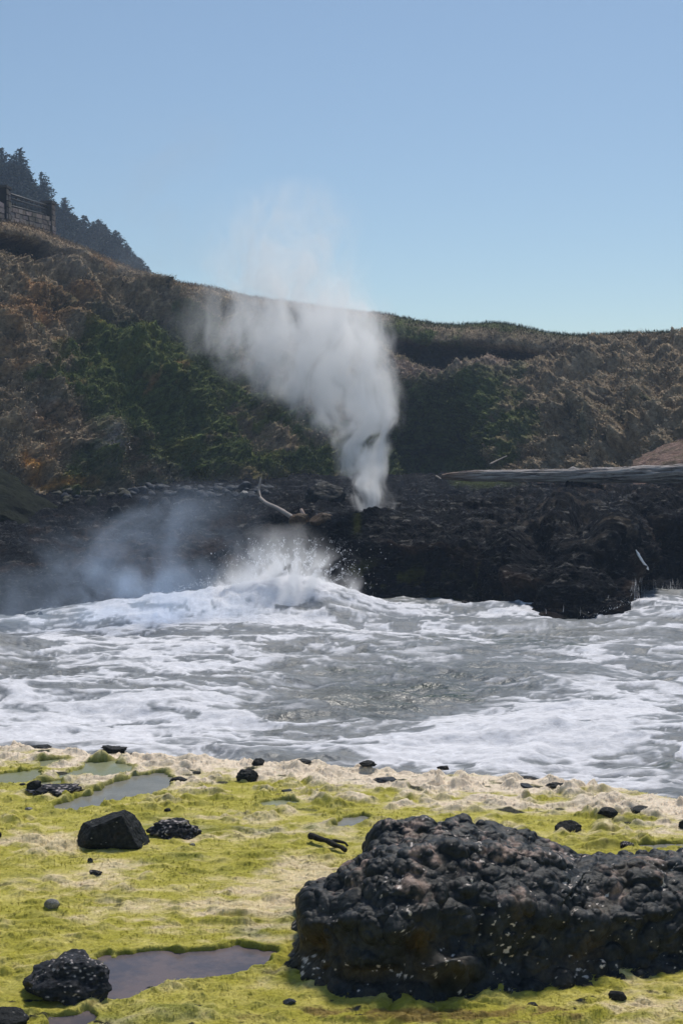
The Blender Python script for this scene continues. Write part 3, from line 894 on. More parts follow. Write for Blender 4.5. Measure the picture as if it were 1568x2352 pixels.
def edge_y(X, Y):
    """distance along Y to the shelf's outer edge"""
    e = np.array([G(a, b, SL) for a, b in zip(EU, EV)])
    return np.interp(X, e[:, 0], e[:, 1])

def shelf_fields(X, Y):
    ey = edge_y(X, Y) + .10 * pn(X * 1.3, Y * 0, 4.5) + .05 * pn(X * 4, Y * 0, 1.5)
    toe = ey - Y                                        # distance to the edge
    low = fbm(X * .55, Y * .8, 0, 3)
    wxx, wyy = X + .12 * pn(X * 2, Y * 2, 3), Y + .12 * pn(X * 2, Y * 2, 9)
    l1 = fbm(wxx * 1.7, wyy * 2.4, 2, 3)
    bil = 3.0 * np.abs(fbm(wxx * 3.3, wyy * 5.4, 5, 2, .45)) - .6
    bil2 = 3.0 * np.abs(fbm(wxx * 8.0 + 3, wyy * 13, 7, 2, .5)) - .6
    nearedge = ss(3.0, .5, toe)
    h = SL + .014 + .03 * low + (.035 + .02 * nearedge) * l1 + (.026 + .028 * nearedge) * bil + (.010 + .012 * nearedge) * bil2
    pits = ss(.22, .42, fbm(wxx * 2.6 + 17, wyy * 4.2, 11, 3)) * (.3 + .7 * nearedge)
    h -= .09 * pits
    h = np.maximum(h, SL - .06)
    h += .005 * fbm(X * 19, Y * 26, 2, 3, .6)
    sd = np.full(X.shape, 9.)
    for p in POLYS:
        sd = np.minimum(sd, poly_sd(X + .06 * pn(X * 5, Y * 7, 1) + .03 * pn(X * 15, Y * 21, 1), Y + .06 * pn(X * 5, Y * 7, 8) + .03 * pn(X * 15, Y * 21, 5), p))
    k = ss(.0, .12, sd)
    rim = SL + .03 + .6 * (h - SL)
    h = np.where(sd > 0, rim * (1 - k) + np.maximum(h, SL + .004) * k, SL - .05)
    h = np.where(np.abs(sd) < .05, (SL - .05) + (h - (SL - .05)) * ss(-.012, .045, sd), h)
    sd_wet = sd
    drop = ss(.0, .35, -toe)
    h = h - 1.9 * drop - .12 * ss(.35, .0, toe) ** 2
    return h, toe, nearedge, low, l1, bil, bil2, pits, sd_wet

gu = np.concatenate([np.linspace(-4200, -1700, 30), np.arange(-1680, -566, 7), np.arange(-560, 2130, 2.25), np.arange(2136, 3200, 7), np.linspace(3240, 5800, 30)])
G0 = int(np.searchsorted(gu, -560))
yy1 = 1 / np.linspace(1 / 5.9, 1 / 13.6, 760)
yy0 = np.linspace(1.0, 5.85, 60)
yy = np.concatenate([yy0, yy1, [14.0, 14.6]])
aa = (gu - 784) / 3000
GX = aa[None] * np.maximum(yy[:, None], 3.0) * 1.0
GY = np.repeat(yy[:, None], len(gu), 1)
h, toe, ne, low, l1, bil, bil2, pits, sdp = shelf_fields(GX, GY)
uu, vv = UV(GX, GY, h)
gb = lambda u0, v0, su, sv: np.exp(-(((uu - u0) / su) ** 2 + ((vv - v0) / sv) ** 2))
n1 = fbm(GX * .8 + 5, GY * 1.7, 3, 4, .55)
n2 = fbm(GX * 4 + 5, GY * 8, 3, 4, .6)
n3 = fbm(GX * 22, GY * 36, 3, 3, .6)
ne_ = ss(1.8, .3, toe)
pal = n1 * 1.0 + .6 * n2 + .25 * l1 + .3 * bil * ne + .85 * ne_ + .5 * gb(120, 1935, 190, 24) + .55 * gb(500, 1985, 200, 30) * 0 + .55 * gb(690, 1990, 130, 45) + .5 * gb(330, 2080, 190, 26) + .5 * gb(620, 2060, 110, 40) \
    + .35 * gb(500, 2150, 200, 18) + .35 * gb(700, 1900, 120, 20) + .02
pal += .4 * gb(270, 1985, 80, 16) - .3 * gb(380, 2050, 130, 22) - .2 * gb(100, 2050, 160, 50) - .35 * gb(700, 2300, 600, 60)
lime = mixc(np.array([.42, .38, .050]), np.array([.58, .51, .13]), ss(-.35, .4, n2 + .5 * n1))
lime = mixc(lime, np.array([.26, .26, .045]), ss(.15, .5, fbm(GX * 1.6 + 30, GY * 3, 7, 4, .6)) * .55)
cream = mixc(np.array([.78, .64, .38]), np.array([.86, .72, .55]), ne)
cream = mixc(cream, np.array([.60, .46, .38]), ss(.1, .5, n2) * .3)
wcr = ss(.02, .62, pal)
pit_t = ss(.1, .8, pits)
bank = ss(.09, .01, sdp) * ss(-.1, 0, sdp)
col = mixc(lime, cream, wcr * (1 - .9 * bank))
col = mixc(col, np.array([.20, .21, .022]), np.clip(pit_t * .75 + bank * .55, 0, 1))
wet_shade = np.clip(ss(.035, .0, np.abs(sdp + .005)) * 0.8 + ss(.55, .8, pits), 0, 1)
col = mixc(col, np.array([.035, .035, .02]), wet_shade)  # wet pool rims and pits, with the banks' shade painted in too
col = mixc(col, np.array([.16, .13, .12]), ss(-.01, -.05, sdp))
wet_ = ss(.12, .5, fbm(GX * 1.1 + 50, GY * 2.2, 8, 4, .6)) * (1 - .6 * ne)
col = col * (1 - .48 * wet_[..., None] * np.array([1, .85, .9]))
# brown sediment patches below the great boulder
sed = ss(.0, .35, n2 + gb(1000, 2330, 420, 22) * .8 - .35) * ss(2255, 2290, vv)
col = mixc(col, np.array([.19, .115, .035]), sed * .8)
col = mixc(col, np.array([.03, .032, .018]), ss(.30, .46, fbm(GX * 6, GY * 11, 21, 4, .6)) * (.55 + .5 * ss(2250, 2300, vv)))
col = col * (1 + .22 * n3[..., None])
GA = np.stack([GX, GY, h], -1)
shelf = mesh_from('algae_shelf', GA, grid_faces(*GA.shape[:2]), M['moss'], col)
tag(shelf, 'near rock shelf matted with lime green and bleached pink algae', 'shelf', kind='structure')

def near_z(X, Y):
    return max(float(shelf_fields(np.array([X]), np.array([Y]))[0][0]), SL - .03)

# fine strands of the algae mat
rng = np.random.default_rng(8)
nS = 170000
rr = rng.integers(58, 60 + 758, nS); cc_ = rng.integers(G0 + 215, G0 + 215 + 760, nS)
ok = (sdp[rr, cc_] > .03) & (toe[rr, cc_] > -.12)
rr, cc_ = rr[ok], cc_[ok]; nS = len(rr)
b0 = GA[rr, cc_] + rng.normal(size=(nS, 3)) * np.array([.006, .008, 0])
ang = 1.2 * fbm(b0[:, 0] * 1.5, b0[:, 1] * 2.5, 4, 2) + rng.normal(size=nS) * .55 - .5
ln = rng.uniform(.010, .026, nS) * (b0[:, 1] / 9) ** .5
dr = np.stack([np.cos(ang), np.sin(ang), rng.uniform(.12, .75, nS)], 1)
sdv = np.stack([-np.sin(ang), np.cos(ang), 0 * ang], 1)
wdt = .0022 * (b0[:, 1] / 7)[:, None]
V = np.stack([b0 - sdv * wdt, b0 + sdv * wdt, b0 + dr * ln[:, None]], 1).reshape(-1, 3)
sc_ = np.repeat(np.clip(col[rr, cc_] * rng.uniform(.75, 1.35, (nS, 1)), 0, .85), 3, 0)
st = mesh_from('algae', V, np.arange(len(V)).reshape(-1, 3), M['strand'], sc_, smooth=False)
tag(st, 'fine hair-like strands of the algae mat', 'algae', kind='stuff')

PM = {'grey': pool_mat('grey_pool', (.19, .185, .155), (.23, .22, .185)), 'green': pool_mat('green_pool', (.22, .235, .13), (.25, .255, .17)),
      'violet': pool_mat('violet_pool', (.15, .12, .12), (.09, .085, .10))}
for (kind, pts, lab), poly in zip(POOLS, POLYS):
    c = poly.mean(0)
    pp = []
    n = len(poly)
    for i in range(n):
        a, b_, d_ = poly[i - 1], poly[i], poly[(i + 1) % n]
        t1 = (b_ - a) / np.linalg.norm(b_ - a); t2 = (d_ - b_) / np.linalg.norm(d_ - b_)
        nn = np.array([t1[1] + t2[1], -(t1[0] + t2[0])]); nn /= np.linalg.norm(nn) + 1e-9
        pp.append(b_ + nn * .10)
    area = sum(poly[i - 1][0] * poly[i][1] - poly[i][0] * poly[i - 1][1] for i in range(n))
    if area < 0:
        pp = [2 * poly[i] - pp[i] for i in range(n)]
    me = bpy.data.meshes.new('tide_pool')
    bm = bmesh.new()
    f = bm.faces.new([bm.verts.new((q[0], q[1], SL - .004)) for q in pp])
    if f.normal.z < 0: bmesh.ops.reverse_faces(bm, faces=[f])
    bmesh.ops.triangulate(bm, faces=bm.faces[:])
    bm.to_mesh(me); bm.free()
    me.materials.append(PM[kind])
    o = link(bpy.data.objects.new('tide_pool', me))
    tag(o, lab, 'tide pool', kind='structure')

# ---------------------------------------------------------------- the great lumpy boulder
bu = np.concatenate([np.arange(628, 1640, 2.0), np.arange(1640, 2760, 8)])
# rows of (v, d): front foot, under-cut, lower face, upper face, front crest, saddle, back crest, back foot
def gv(v, z=SL):  # depth on the shelf at picture row v
    return float(G(784, v, z)[1])
BT = {}
def brow(u, foot, low, face_, crest, saddle, back):
    fd = gv(foot)
    H = lambda v, d: (v, d)
    BT[u] = [(foot + 14, fd - .02), (foot, fd + .01), (low, fd + .16), (face_, fd + .22), (crest, fd + .55), (saddle, fd + .95), (back, fd + 1.15), (back + 40, fd + 1.75), (back + 60, fd + 1.9)]
brow(622, 2236, 2228, 2220, 2213, 2208, 2204)
brow(646, 2252, 2234, 2208, 2186, 2176, 2168)
brow(676, 2268, 2236, 2188, 2140, 2128, 2118)
brow(700, 2275, 2215, 2120, 2045, 2042, 2040)
brow(712, 2280, 2205, 2110, 2028, 2028, 2027)
brow(760, 2295, 2215, 2110, 2026, 2025, 2024)
brow(800, 2305, 2235, 2100, 1998, 1997, 1996)
brow(820, 2310, 2238, 2102, 1988, 1982, 1979)
brow(840, 2312, 2240, 2100, 1976, 1970, 1958)
brow(848, 2314, 2242, 2100, 1974, 1955, 1912)
brow(872, 2318, 2245, 2095, 1968, 1948, 1882)
brow(930, 2322, 2235, 2090, 1950, 1938, 1876)
brow(985, 2318, 2215, 2080, 1940, 1930, 1878)
brow(1000, 2315, 2210, 2080, 1935, 1925, 1889)
brow(1060, 2305, 2190, 2080, 1930, 1925, 1880)
brow(1140, 2292, 2190, 2070, 1932, 1925, 1887)
brow(1200, 2286, 2190, 2070, 1945, 1930, 1891)
brow(1260, 2280, 2190, 2080, 1965, 1945, 1925)
brow(1330, 2272, 2200, 2100, 1990, 1978, 1974)
brow(1420, 2266, 2200, 2100, 1990, 1972, 1964)
brow(1500, 2258, 2190, 2090, 1975, 1960, 1955)
brow(1568, 2240, 2180, 2080, 1970, 1955, 1949)
brow(2100, 2230, 2150, 2060, 1960, 1940, 1935)
brow(2600, 2240, 2170, 2090, 2000, 1985, 1980)
brow(2740, 2240, 2236, 2230, 2224, 2220, 2216)
BA = lattice(BT, bu, [10, 50, 90, 90, 60, 50, 30, 6])
BA = BA * .45 + blur(blur(BA, 4, 1), 4, 0) * .55
BN = grid_normals(BA)
if BN[120, 250, 1] > 0: BN = -BN
x, y, z = BA[..., 0], BA[..., 1], BA[..., 2]
uu, vv = UV(x, y, z)
qq = .09 * fbm(x * 3, y * 3, z * 3, 2)
w1, c1 = worley((x + qq) * 8.5, y * 8.5, (z - qq) * (6.5 + 0 * x), .9, 3)
w2, c2 = worley(x * 18, y * 18, z * 17, .9, 8)
w0, c0 = worley(x * 2.6, y * 2.6, z * 2.6, .9, 5)
nod = np.sqrt(np.clip(1 - (w1 / .62) ** 2, 0, 1)) * (.35 + .65 * c1)
nod2 = np.sqrt(np.clip(1 - (w2 / .60) ** 2, 0, 1)) * c2
nod0 = np.sqrt(np.clip(1 - (w0 / .60) ** 2, 0, 1)) * (c0 > .45)
f1 = fbm(x * 1.3, y * 1.3, z * 1.3, 3)
f2 = ridged(x * 5, y * 5, z * 5, 4, .55)
rr_ = np.linspace(0, 1, BA.shape[0])[:, None]
amp = ss(0, .04, rr_) * (.35 + .65 * ss(625, 700, uu))
disp = -.018 + .05 * f1 + .044 * nod + .016 * nod2 + .028 * nod0 * ss(2180, 2100, vv) + .007 * f2 + .003 * fbm(x * 40, y * 40, z * 40, 2)
gb = lambda u0, v0, su, sv: np.exp(-(((uu - u0) / su) ** 2 + ((vv - v0) / sv) ** 2))
disp += -.10 * gb(720, 2170, 45, 35) - .09 * gb(960, 2160, 22, 40) + .16 * gb(1020, 2215, 55, 36) - .06 * gb(860, 2225, 70, 18) + .07 * gb(930, 2130, 45, 40) + .05 * gb(730, 2060, 40, 20)
BA = BA + BN * (disp * amp)[..., None]
BA[..., 2] -= .02
n1 = fbm(x * 3, y * 3, z * 3 + 2, 4, .6); n2 = fbm(x * 11, y * 11, z * 11, 4, .65)
up = ss(.25, .85, BN[..., 2])
col = mixc(np.array([.009, .012, .014]), np.array([.030, .034, .038]), ss(-.3, .4, n2))
col = mixc(col, np.array([.085, .062, .036]), ss(.0, .4, n1 - .2 * nod) * .5)
pk = ss(.32, .60, n1 * .5 + n2 * .7 + .32 * up + .3 * gb(900, 1890, 60, 18) + .2 * gb(1180, 1960, 120, 30) + .2 * gb(960, 2020, 60, 30) - .1) * ss(2110, 2040, vv)
col = mixc(col, np.array([.29, .205, .165]), pk * .85)
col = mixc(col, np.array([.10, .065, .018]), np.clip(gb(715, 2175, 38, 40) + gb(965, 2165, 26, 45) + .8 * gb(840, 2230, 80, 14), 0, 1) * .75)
w3, c3 = worley(x * 30 + 1.2 * n2, y * 30, z * 36, .9, 4)
spk = ss(.43, .51, fbm(x * 26, y * 26, z * 34, 3, .6) + .5 * fbm(x * 4.5, y * 4.5, z * 5, 2) - .05 + .07 * ss(2100, 2230, vv) + .16 * gb(690, 2235, 50, 22) + .10 * gb(960, 2290, 200, 20) + .15 * gb(1350, 2215, 90, 25) + .14 * gb(1010, 2185, 40, 15))
col = mixc(col, np.array([.62, .54, .48]), np.clip(spk, 0, 1))
big_boulder = mesh_from('boulder', BA, grid_faces(*BA.shape[:2]), M['boulder'], col)
tag(big_boulder, 'huge knobbly black boulder with white barnacle flecks and pinkish crust, filling the bottom right', 'boulder')

# ---------------------------------------------------------------- loose rocks
def ico(sub):
    bm = bmesh.new(); bmesh.ops.create_icosphere(bm, subdivisions=sub, radius=1)
    V = np.array([v.co[:] for v in bm.verts]); F = np.array([[v.index for v in f.verts] for f in bm.faces]); bm.free()
    return V, F
ICO = {s: ico(s) for s in (2, 3, 4, 5, 6)}

def rock_np(dims, seed, sub=5, cuts=7, rough=.12, knob=0., custom=None, flat=.35):
    rg = np.random.default_rng(seed)
    V, F = ICO[sub]; V = V.copy()
    for k in range(cuts):
        n = rg.normal(size=3); n /= np.linalg.norm(n)
        c = rg.uniform(.55, .85)
        d = V @ n
        V -= np.where(d > c, (d - c) * .93, 0)[:, None] * n
    if custom:
        for n, c in custom:
            n = np.array(n, float); n /= np.linalg.norm(n); d = V @ n
            V -= np.where(d > c, (d - c) * .95, 0)[:, None] * n
    s = seed * 3.7
    dist = rough * 1.6 * fbm(V[:, 0] * 1.8 + s, V[:, 1] * 1.8, V[:, 2] * 1.8, 4, .55) + .04 * ridged(V[:, 0] * 5 + s, V[:, 1] * 5, V[:, 2] * 5, 3, .6)
    if knob:
        w, c = worley(V[:, 0] * 4 + s, V[:, 1] * 4, V[:, 2] * 4)
        dist = dist + knob * np.sqrt(np.clip(1 - (w / .6) ** 2, 0, 1)) * c
    V = V * (1 + dist[:, None])
    return V * np.array(dims), F

def rock_col(V, style, seed):
    s = seed * 1.3; q = V / (np.abs(V).max() + 1e-6)
    n1 = fbm(q[:, 0] * 3 + s, q[:, 1] * 3, q[:, 2] * 3, 4, .6); n2 = fbm(q[:, 0] * 9 + s, q[:, 1] * 9, q[:, 2] * 9, 3, .6)
    up = ss(-.2, .8, q[:, 2] / max(q[:, 2].max(), 1e-6))
    if style == 'black':
        c = mixc(np.array([.013, .016, .018]), np.array([.03, .031, .032]), ss(-.3, .4, n2))
        w, cc = worley(q[:, 0] * 18, q[:, 1] * 18, q[:, 2] * 18)
        c = mixc(c, np.array([.35, .33, .3]), (cc > .95) * ss(.3, .15, w))
        c = mixc(c, np.array([.07, .05, .04]), ss(.2, .6, n1) * .4)
    elif style == 'crust':
        c = mixc(np.array([.015, .017, .022]), np.array([.04, .042, .05]), ss(-.3, .4, n2))
        c = mixc(c, np.array([.62, .54, .52]), ss(.26, .38, n2 + .35 * n1 + .12 * up) * .9)
    elif style == 'speck':
        c = mixc(np.array([.014, .017, .022]), np.array([.045, .047, .055]), ss(-.3, .4, n2))
        n3 = fbm(q[:, 0] * 15 + s, q[:, 1] * 11, q[:, 2] * 19, 4, .65)
        c = mixc(c, np.array([.58, .52, .50]), ss(.30, .42, n3 + .3 * n1 + .06 * up))
        c = mixc(c, np.array([.16, .13, .12]), ss(.1, .4, n1) * up * .5)
    elif style == 'grey':
        c = mixc(np.array([.16, .155, .15]), np.array([.3, .29, .27]), ss(-.3, .4, n2))
    elif style == 'blue':
        c = mixc(np.array([.022, .027, .036]), np.array([.065, .075, .09]), ss(-.4, .5, n2 + .4 * n1))
    elif style == 'green':
        c = mixc(np.array([.035, .034, .022]), np.array([.08, .075, .05]), ss(-.4, .5, n2 + .4 * n1))
    elif style == 'brown':
        c = mixc(np.array([.06, .038, .022]), np.array([.12, .08, .05]), ss(-.4, .5, n2 + .4 * n1))
    elif style == 'mossy':
        c = mixc(np.array([.030, .036, .022]), np.array([.085, .085, .05]), ss(-.4, .5, n2 + .5 * n1))
    return c

def rock(name, loc, dims, style, seed, label, cat='rock', group=None, sub=5, rot=0, tilt=0, **kw):
    V, F = rock_np(dims, seed, sub, **kw)
    ca, sa = math.cos(tilt), math.sin(tilt)
    V = np.stack([V[:, 0] * ca + V[:, 2] * sa, V[:, 1], -V[:, 0] * sa + V[:, 2] * ca], 1)
    c = rock_col(V, style, seed)
    o = mesh_from(name, V, F, M['stone'], c)
    o.location = loc; o.rotation_euler = (0, 0, rot)
    return tag(o, label, cat, group)

def shore_rock(u, v, wpx, hpx, style, seed, label, name='rock', sink=.25, depth=.7, **kw):
    """a rock standing on the algae shelf: its foot at u, v, wpx wide and hpx tall in the picture"""
    p = G(u, v, SL + .01)
    s = p[1] / 3000
    w, hh = wpx * s / 2, hpx * s
    D = w * depth
    py = p[1] + D * .75
    zb = near_z(p[0], py)
    # rows seen include some of the top: the height that fills hpx
    H = max(hh * 1.08 - D * .38, hh * .5)
    hz = H / (2 - sink * 2 + 1e-6) * 1.15
    return rock(name, (p[0], py, zb + H - hz * 1.0), (w * 1.06, D, hz), style, seed, label, **kw)

o = shore_rock(258, 1952, 168, 96, 'black', 21, 'big smooth black boulder with a sloping right face, on the left of the algae shelf', 'boulder', depth=.62, sub=6, rough=.05, cuts=3,
           custom=[((.92, -.15, .42), .58), ((-.42, -.1, .9), .70), ((.12, -1, .35), .60), ((-.9, -.3, .4), .8)])
shore_rock(398, 1926, 106, 50, 'crust', 22, 'black rock streaked with white crust, just right of the big smooth boulder', knob=.12, rough=.22)
shore_rock(152, 2308, 206, 112, 'speck', 23, 'low black rock freckled with white barnacles beside the violet pool', sub=6, rough=.2, knob=.05, depth=.95)
shore_rock(12, 2362, 92, 50, 'black', 24, 'dark rock cut by the bottom left corner')
shore_rock(125, 1826, 118, 30, 'crust', 25, 'long low ledge of black rock crusted white, left of the grey pool', rough=.3, knob=.2)
shore_rock(80, 1822, 36, 22, 'black', 26, 'round black knob at the left end of the white-crusted ledge')
shore_rock(190, 1784, 32, 16, 'crust', 27, 'small white-speckled stone between the green pool and the crusted ledge')
shore_rock(88, 1718, 50, 14, 'black', 28, 'jagged black rock at the surf edge, leftmost of those there', rough=.3)
shore_rock(257, 1729, 58, 19, 'black', 29, 'jagged black rock with a pale left flank at the surf edge, above the green pool', rough=.3)
shore_rock(303, 1733, 36, 10, 'black', 30, 'flat black rock touching the right side of a jagged one at the surf edge')
shore_rock(410, 1796, 44, 17, 'black', 31, 'black rock at the right end of the long grey pool')
shore_rock(452, 1777, 22, 8, 'black', 32, 'sliver of black rock right of the grey pool')
shore_rock(592, 1757, 33, 18, 'black', 33, 'upper of two round black rocks standing close together near the surf')
shore_rock(568, 1794, 46, 28, 'black', 34, 'lower and larger of two round black rocks standing close together near the surf', rough=.2)
shore_rock(690, 1758, 46, 13, 'black', 35, 'flat black rock near the surf, right of the two round ones')
shore_rock(843, 1774, 40, 13, 'black', 36, 'low arched black rock above a dark hollow in the algae', rough=.3)
shore_rock(884, 1796, 50, 16, 'blue', 37, 'dark stone sunk in a green hollow below the low arched rock')
shore_rock(1020, 1757, 31, 10, 'black', 38, 'small black rock against the surf, directly below the open foam')
shore_rock(1205, 1785, 68, 15, 'black', 39, 'wide winged black rock on the pale bank near the surf', rough=.3)
shore_rock(1205, 1808, 40, 12, 'blue', 40, 'dark stone in a hollow under the wide winged rock')
shore_rock(1280, 1809, 50, 14, 'black', 41, 'black rock shaped like spread wings, right of the wide winged one', rough=.4)
shore_rock(1306, 1913, 58, 30, 'black', 42, 'black rock nearest the back of the great boulder, over a green hollow')
shore_rock(1394, 1882, 48, 22, 'black', 43, 'black rock between the hollow one and the loaf-shaped one')
shore_rock(1468, 1866, 64, 19, 'black', 44, 'long loaf-shaped black rock on the pale bank at right')
shore_rock(1572, 1902, 26, 22, 'black', 45, 'black rock cut by the right edge of the shelf')
shore_rock(118, 2098, 33, 19, 'grey', 46, 'smooth grey cobble half under an algae tuft', rough=.06, cuts=2)
shore_rock(208, 1980, 14, 12, 'blue', 47, 'tiny dark pebble below the big smooth boulder', name='pebble', sub=4)
shore_rock(217, 2014, 30, 13, 'crust', 48, 'small flat speckled stone below the tiny pebble', sub=4)
shore_rock(443, 1947, 15, 10, 'grey', 49, 'pale pebble beneath the crusted rock', name='pebble', sub=4)
shore_rock(66, 1859, 18, 7, 'grey', 50, 'flat grey stone left of the tail of the grey pool', sub=4)
shore_rock(385, 1863, 18, 9, 'black', 51, 'small black stone above the crusted rock', sub=4)
shore_rock(1438, 1948, 40, 14, 'crust', 52, 'flat crusted stone in bright green algae by the right pool')
shore_rock(342, 2266, 36, 16, 'black', 53, 'dark lump jutting from the near bank of the violet pool')
shore_rock(-4, 1930, 14, 12, 'black', 54, 'black stone touching the left edge', sub=4)
shore_rock(665, 2306, 30, 14, 'blue', 55, 'small dark stone sunk in the algae left of the great boulder', sub=4)
shore_rock(1222, 2312, 26, 12, 'black', 56, 'small black stone in front of the great boulder', sub=4)
shore_rock(1420, 2300, 40, 24, 'black', 57, 'black stone at the foot of the great boulder, nearest the right corner', sub=4)
shore_rock(50, 1803, 16, 6, 'black', 58, 'tiny black stone in the pool cut by the left edge', sub=4)
shore_rock(660, 1818, 26, 9, 'blue', 59, 'small dark stone above the faint shallow pool', sub=4)

# piece of dark driftwood on the algae
def zrow(pts):
    out = []
    for (a, b_, dz) in pts:
        q = G(a, b_, SL + dz); out.append(q)
    return np.array(out)
def smooth_path(pts, n):
    pts = np.array(pts); t = np.linspace(0, len(pts) - 1, n)
    q = np.stack([np.interp(t, range(len(pts)), pts[:, k]) for k in range(3)], 1)
    return blur(q, max(1, n // 40), 0)
stick = link(bpy.data.objects.new('driftwood_piece', None))
stick.location = (0, 0, 0)
tag(stick, 'short dark twisted piece of driftwood on the algae behind the great boulder', 'driftwood')
for pts, r0, r1 in (([(710, 1919, .05), (730, 1925, .05), (755, 1934, .05), (780, 1944, .04), (796, 1954, .03)], .024, .016), ([(755, 1934, .05), (775, 1930, .05), (792, 1936, .03), (797, 1942, .02)], .014, .008)):
    pa_ = smooth_path(zrow(pts), 24)
    pa_ += np.stack([fbm(pa_[:, 0] * 14, pa_[:, 1] * 9, k * 5., 2) * .012 for k in range(3)], 1)
    V, F = tube_mesh(pa_, np.linspace(r0, r1, 24) * (1 + .3 * pn(pa_[:, 0] * 30, pa_[:, 1] * 20)), 8)
    quads_tris_mesh('branch', V, F, M['stone'], np.array([.022, .02, .018]), stick)

# ---------------------------------------------------------------- rocks across the water
def far_rock(u, v, wpx, hpx, style, seed, label, name='rock', group=None, sub=4, depth=.8, **kw):
    # find where the sight line meets the far shelf
    d2 = (FU - u) ** 2 + (FV - v) ** 2
    i = np.unravel_index(np.argmin(d2), d2.shape)
    p = SF['A'][i]
    s = p[1] / 3000
    w, hh = wpx * s / 2, hpx * s
    return rock(name, (p[0], p[1] + w * depth * .5, p[2] + hh * .30), (w, w * depth, hh * .62), style, seed, label, group=group, sub=sub, **kw)
FU, FV = UV(SF['A'][..., 0], SF['A'][..., 1], SF['A'][..., 2])

far_rock(748, 1152, 88, 50, 'black', 61, 'big blocky dark rock left of the blowhole spray', 'boulder', sub=5, rough=.15)
far_rock(560, 1142, 20, 19, 'grey', 62, 'pale squarish stone among the dark rocks left of the bleached branch', cuts=10)
far_rock(690, 1208, 56, 32, 'brown', 63, 'brown rounded rock at the thick end of the bleached branch', sub=5)
far_rock(738, 1206, 62, 30, 'brown', 64, 'second brown rock, on the blowhole side of the short stub', sub=5)
far_rock(262, 1190, 48, 30, 'black', 65, 'large dark block at the lower left of the cobbles', cuts=10)
far_rock(332, 1160, 28, 22, 'blue', 66, 'tall grey block standing in the cobble field', cuts=10)
far_rock(378, 1163, 34, 22, 'blue', 67, 'broad blue-grey cobble right of the tall grey block')
far_rock(428, 1142, 46, 28, 'blue', 68, 'largest pale cobble in the middle of the cobble field')
far_rock(156, 1155, 30, 20, 'green', 69, 'rounded brown-green boulder by the orange bank')
far_rock(212, 1160, 34, 26, 'green', 70, 'olive boulder in front of the orange bank')
rg = random.Random(12)
cob = []
for k in range(7):
    V, F = rock_np((1, .85, .6), 100 + k, 3, cuts=7, rough=.12)
    cob.append((V, F))
cm = {}
for i in range(120):
    u = rg.uniform(118, 630)
    vtop = float(np.interp(u, [118, 240, 400, 630], [1128, 1122, 1122, 1118]))
    v = vtop + abs(rg.gauss(0, 1)) * 15
    if v > 1172: continue
    k = rg.randrange(7); st_ = 'green' if (u < 290 and rg.random() < .75) else 'blue'
    if (k, st_) not in cm:
        o = mesh_from('cobble', cob[k][0], cob[k][1], M['stone'], rock_col(cob[k][0], st_, 100 + k))
        cm[(k, st_)] = o
    else:
        o = cm[(k, st_)].copy(); C.objects.link(o)
    d2 = (FU - u) ** 2 + (FV - v) ** 2
    p = SF['A'][np.unravel_index(np.argmin(d2), d2.shape)]
    w = rg.choice([rg.uniform(9, 16), rg.uniform(12, 24)]) * p[1] / 3000 / 2 * 1.5
    o.location = (p[0], p[1], p[2] + w * .2); o.scale = (w, w, w * rg.uniform(.8, 1.2)); o.rotation_euler = (rg.uniform(-.3, .3), rg.uniform(-.3, .3), rg.uniform(0, 6.3))
    if st_ == 'green': tag(o, 'olive-brown cobble among those below the orange bank', 'cobble', 'olive cobbles below the orange bank')
    else: tag(o, 'blue-grey cobble among those strewn at the foot of the cliff', 'cobble', 'blue-grey cobbles at the foot of the cliff')

# mossy grooved outcrop at the left edge
V, F = rock_np((1, 1, 1), 77, 6, cuts=2, rough=.1)
q = V.copy()
V = V * np.array([3.0, 2.6, 1.9])
tw = .45
V = np.stack([V[:, 0] * math.cos(tw) + V[:, 2] * math.sin(tw), V[:, 1], -V[:, 0] * math.sin(tw) + V[:, 2] * math.cos(tw)], 1)
s_ = V[:, 2] + .55 * V[:, 0] + .25 * fbm(V[:, 0], V[:, 1], V[:, 2], 2)
gro = ridged(s_ * 2.6, V[:, 1] * .5 + 3, (V[:, 0] - V[:, 2]) * .3, 4, .6)
V = V * (1 + .10 * gro[:, None])
oc = mesh_from('rock_outcrop', V, F, M['cliff'], mixc(np.array([.003, .005, .004]), np.array([.024, .028, .015]), ss(-.4, .8, gro + .4 * fbm(V[:, 0] * 3, V[:, 1] * 3, V[:, 2] * 3, 3))))
oc.location = P(-30, 1200, 46.5)
tag(oc, 'mossy grooved rock outcrop at the foot of the cliff, cut by the left edge', 'rock outcrop')

# shrub at the cliff foot and a tangle of dead twigs under the log
rng = np.random.default_rng(3)
def bush(name, u, v, d, w, hgt, n, colr, label, cat):
    c = P(u, v, d)
    q = rng.normal(size=(n, 3)); q /= np.linalg.norm(q, axis=1)[:, None]; q *= rng.uniform(.2, 1, (n, 1)) ** .5
    q[:, 2] = np.abs(q[:, 2])
    pts = q * np.array([w, w * .8, hgt])
    o = leaf_scatter(name, pts, q, np.tile(colr, (n, 1)), 4, rng.uniform(.10, .22, n), .8, M['tuft'], rng, .8, .3)
    o.location = c
    return tag(o, label, cat)
bush('shrub', 458, 1112, 59.5, .55, .75, 420, np.array([.10, .10, .02]), 'single yellow-green shrub at the foot of the cliff', 'shrub')
tw_ = link(bpy.data.objects.new('twig_tangle', None)); tag(tw_, 'tangle of pale dead twigs on the dark rock below the long log', 'dead twigs')
mb = MB()
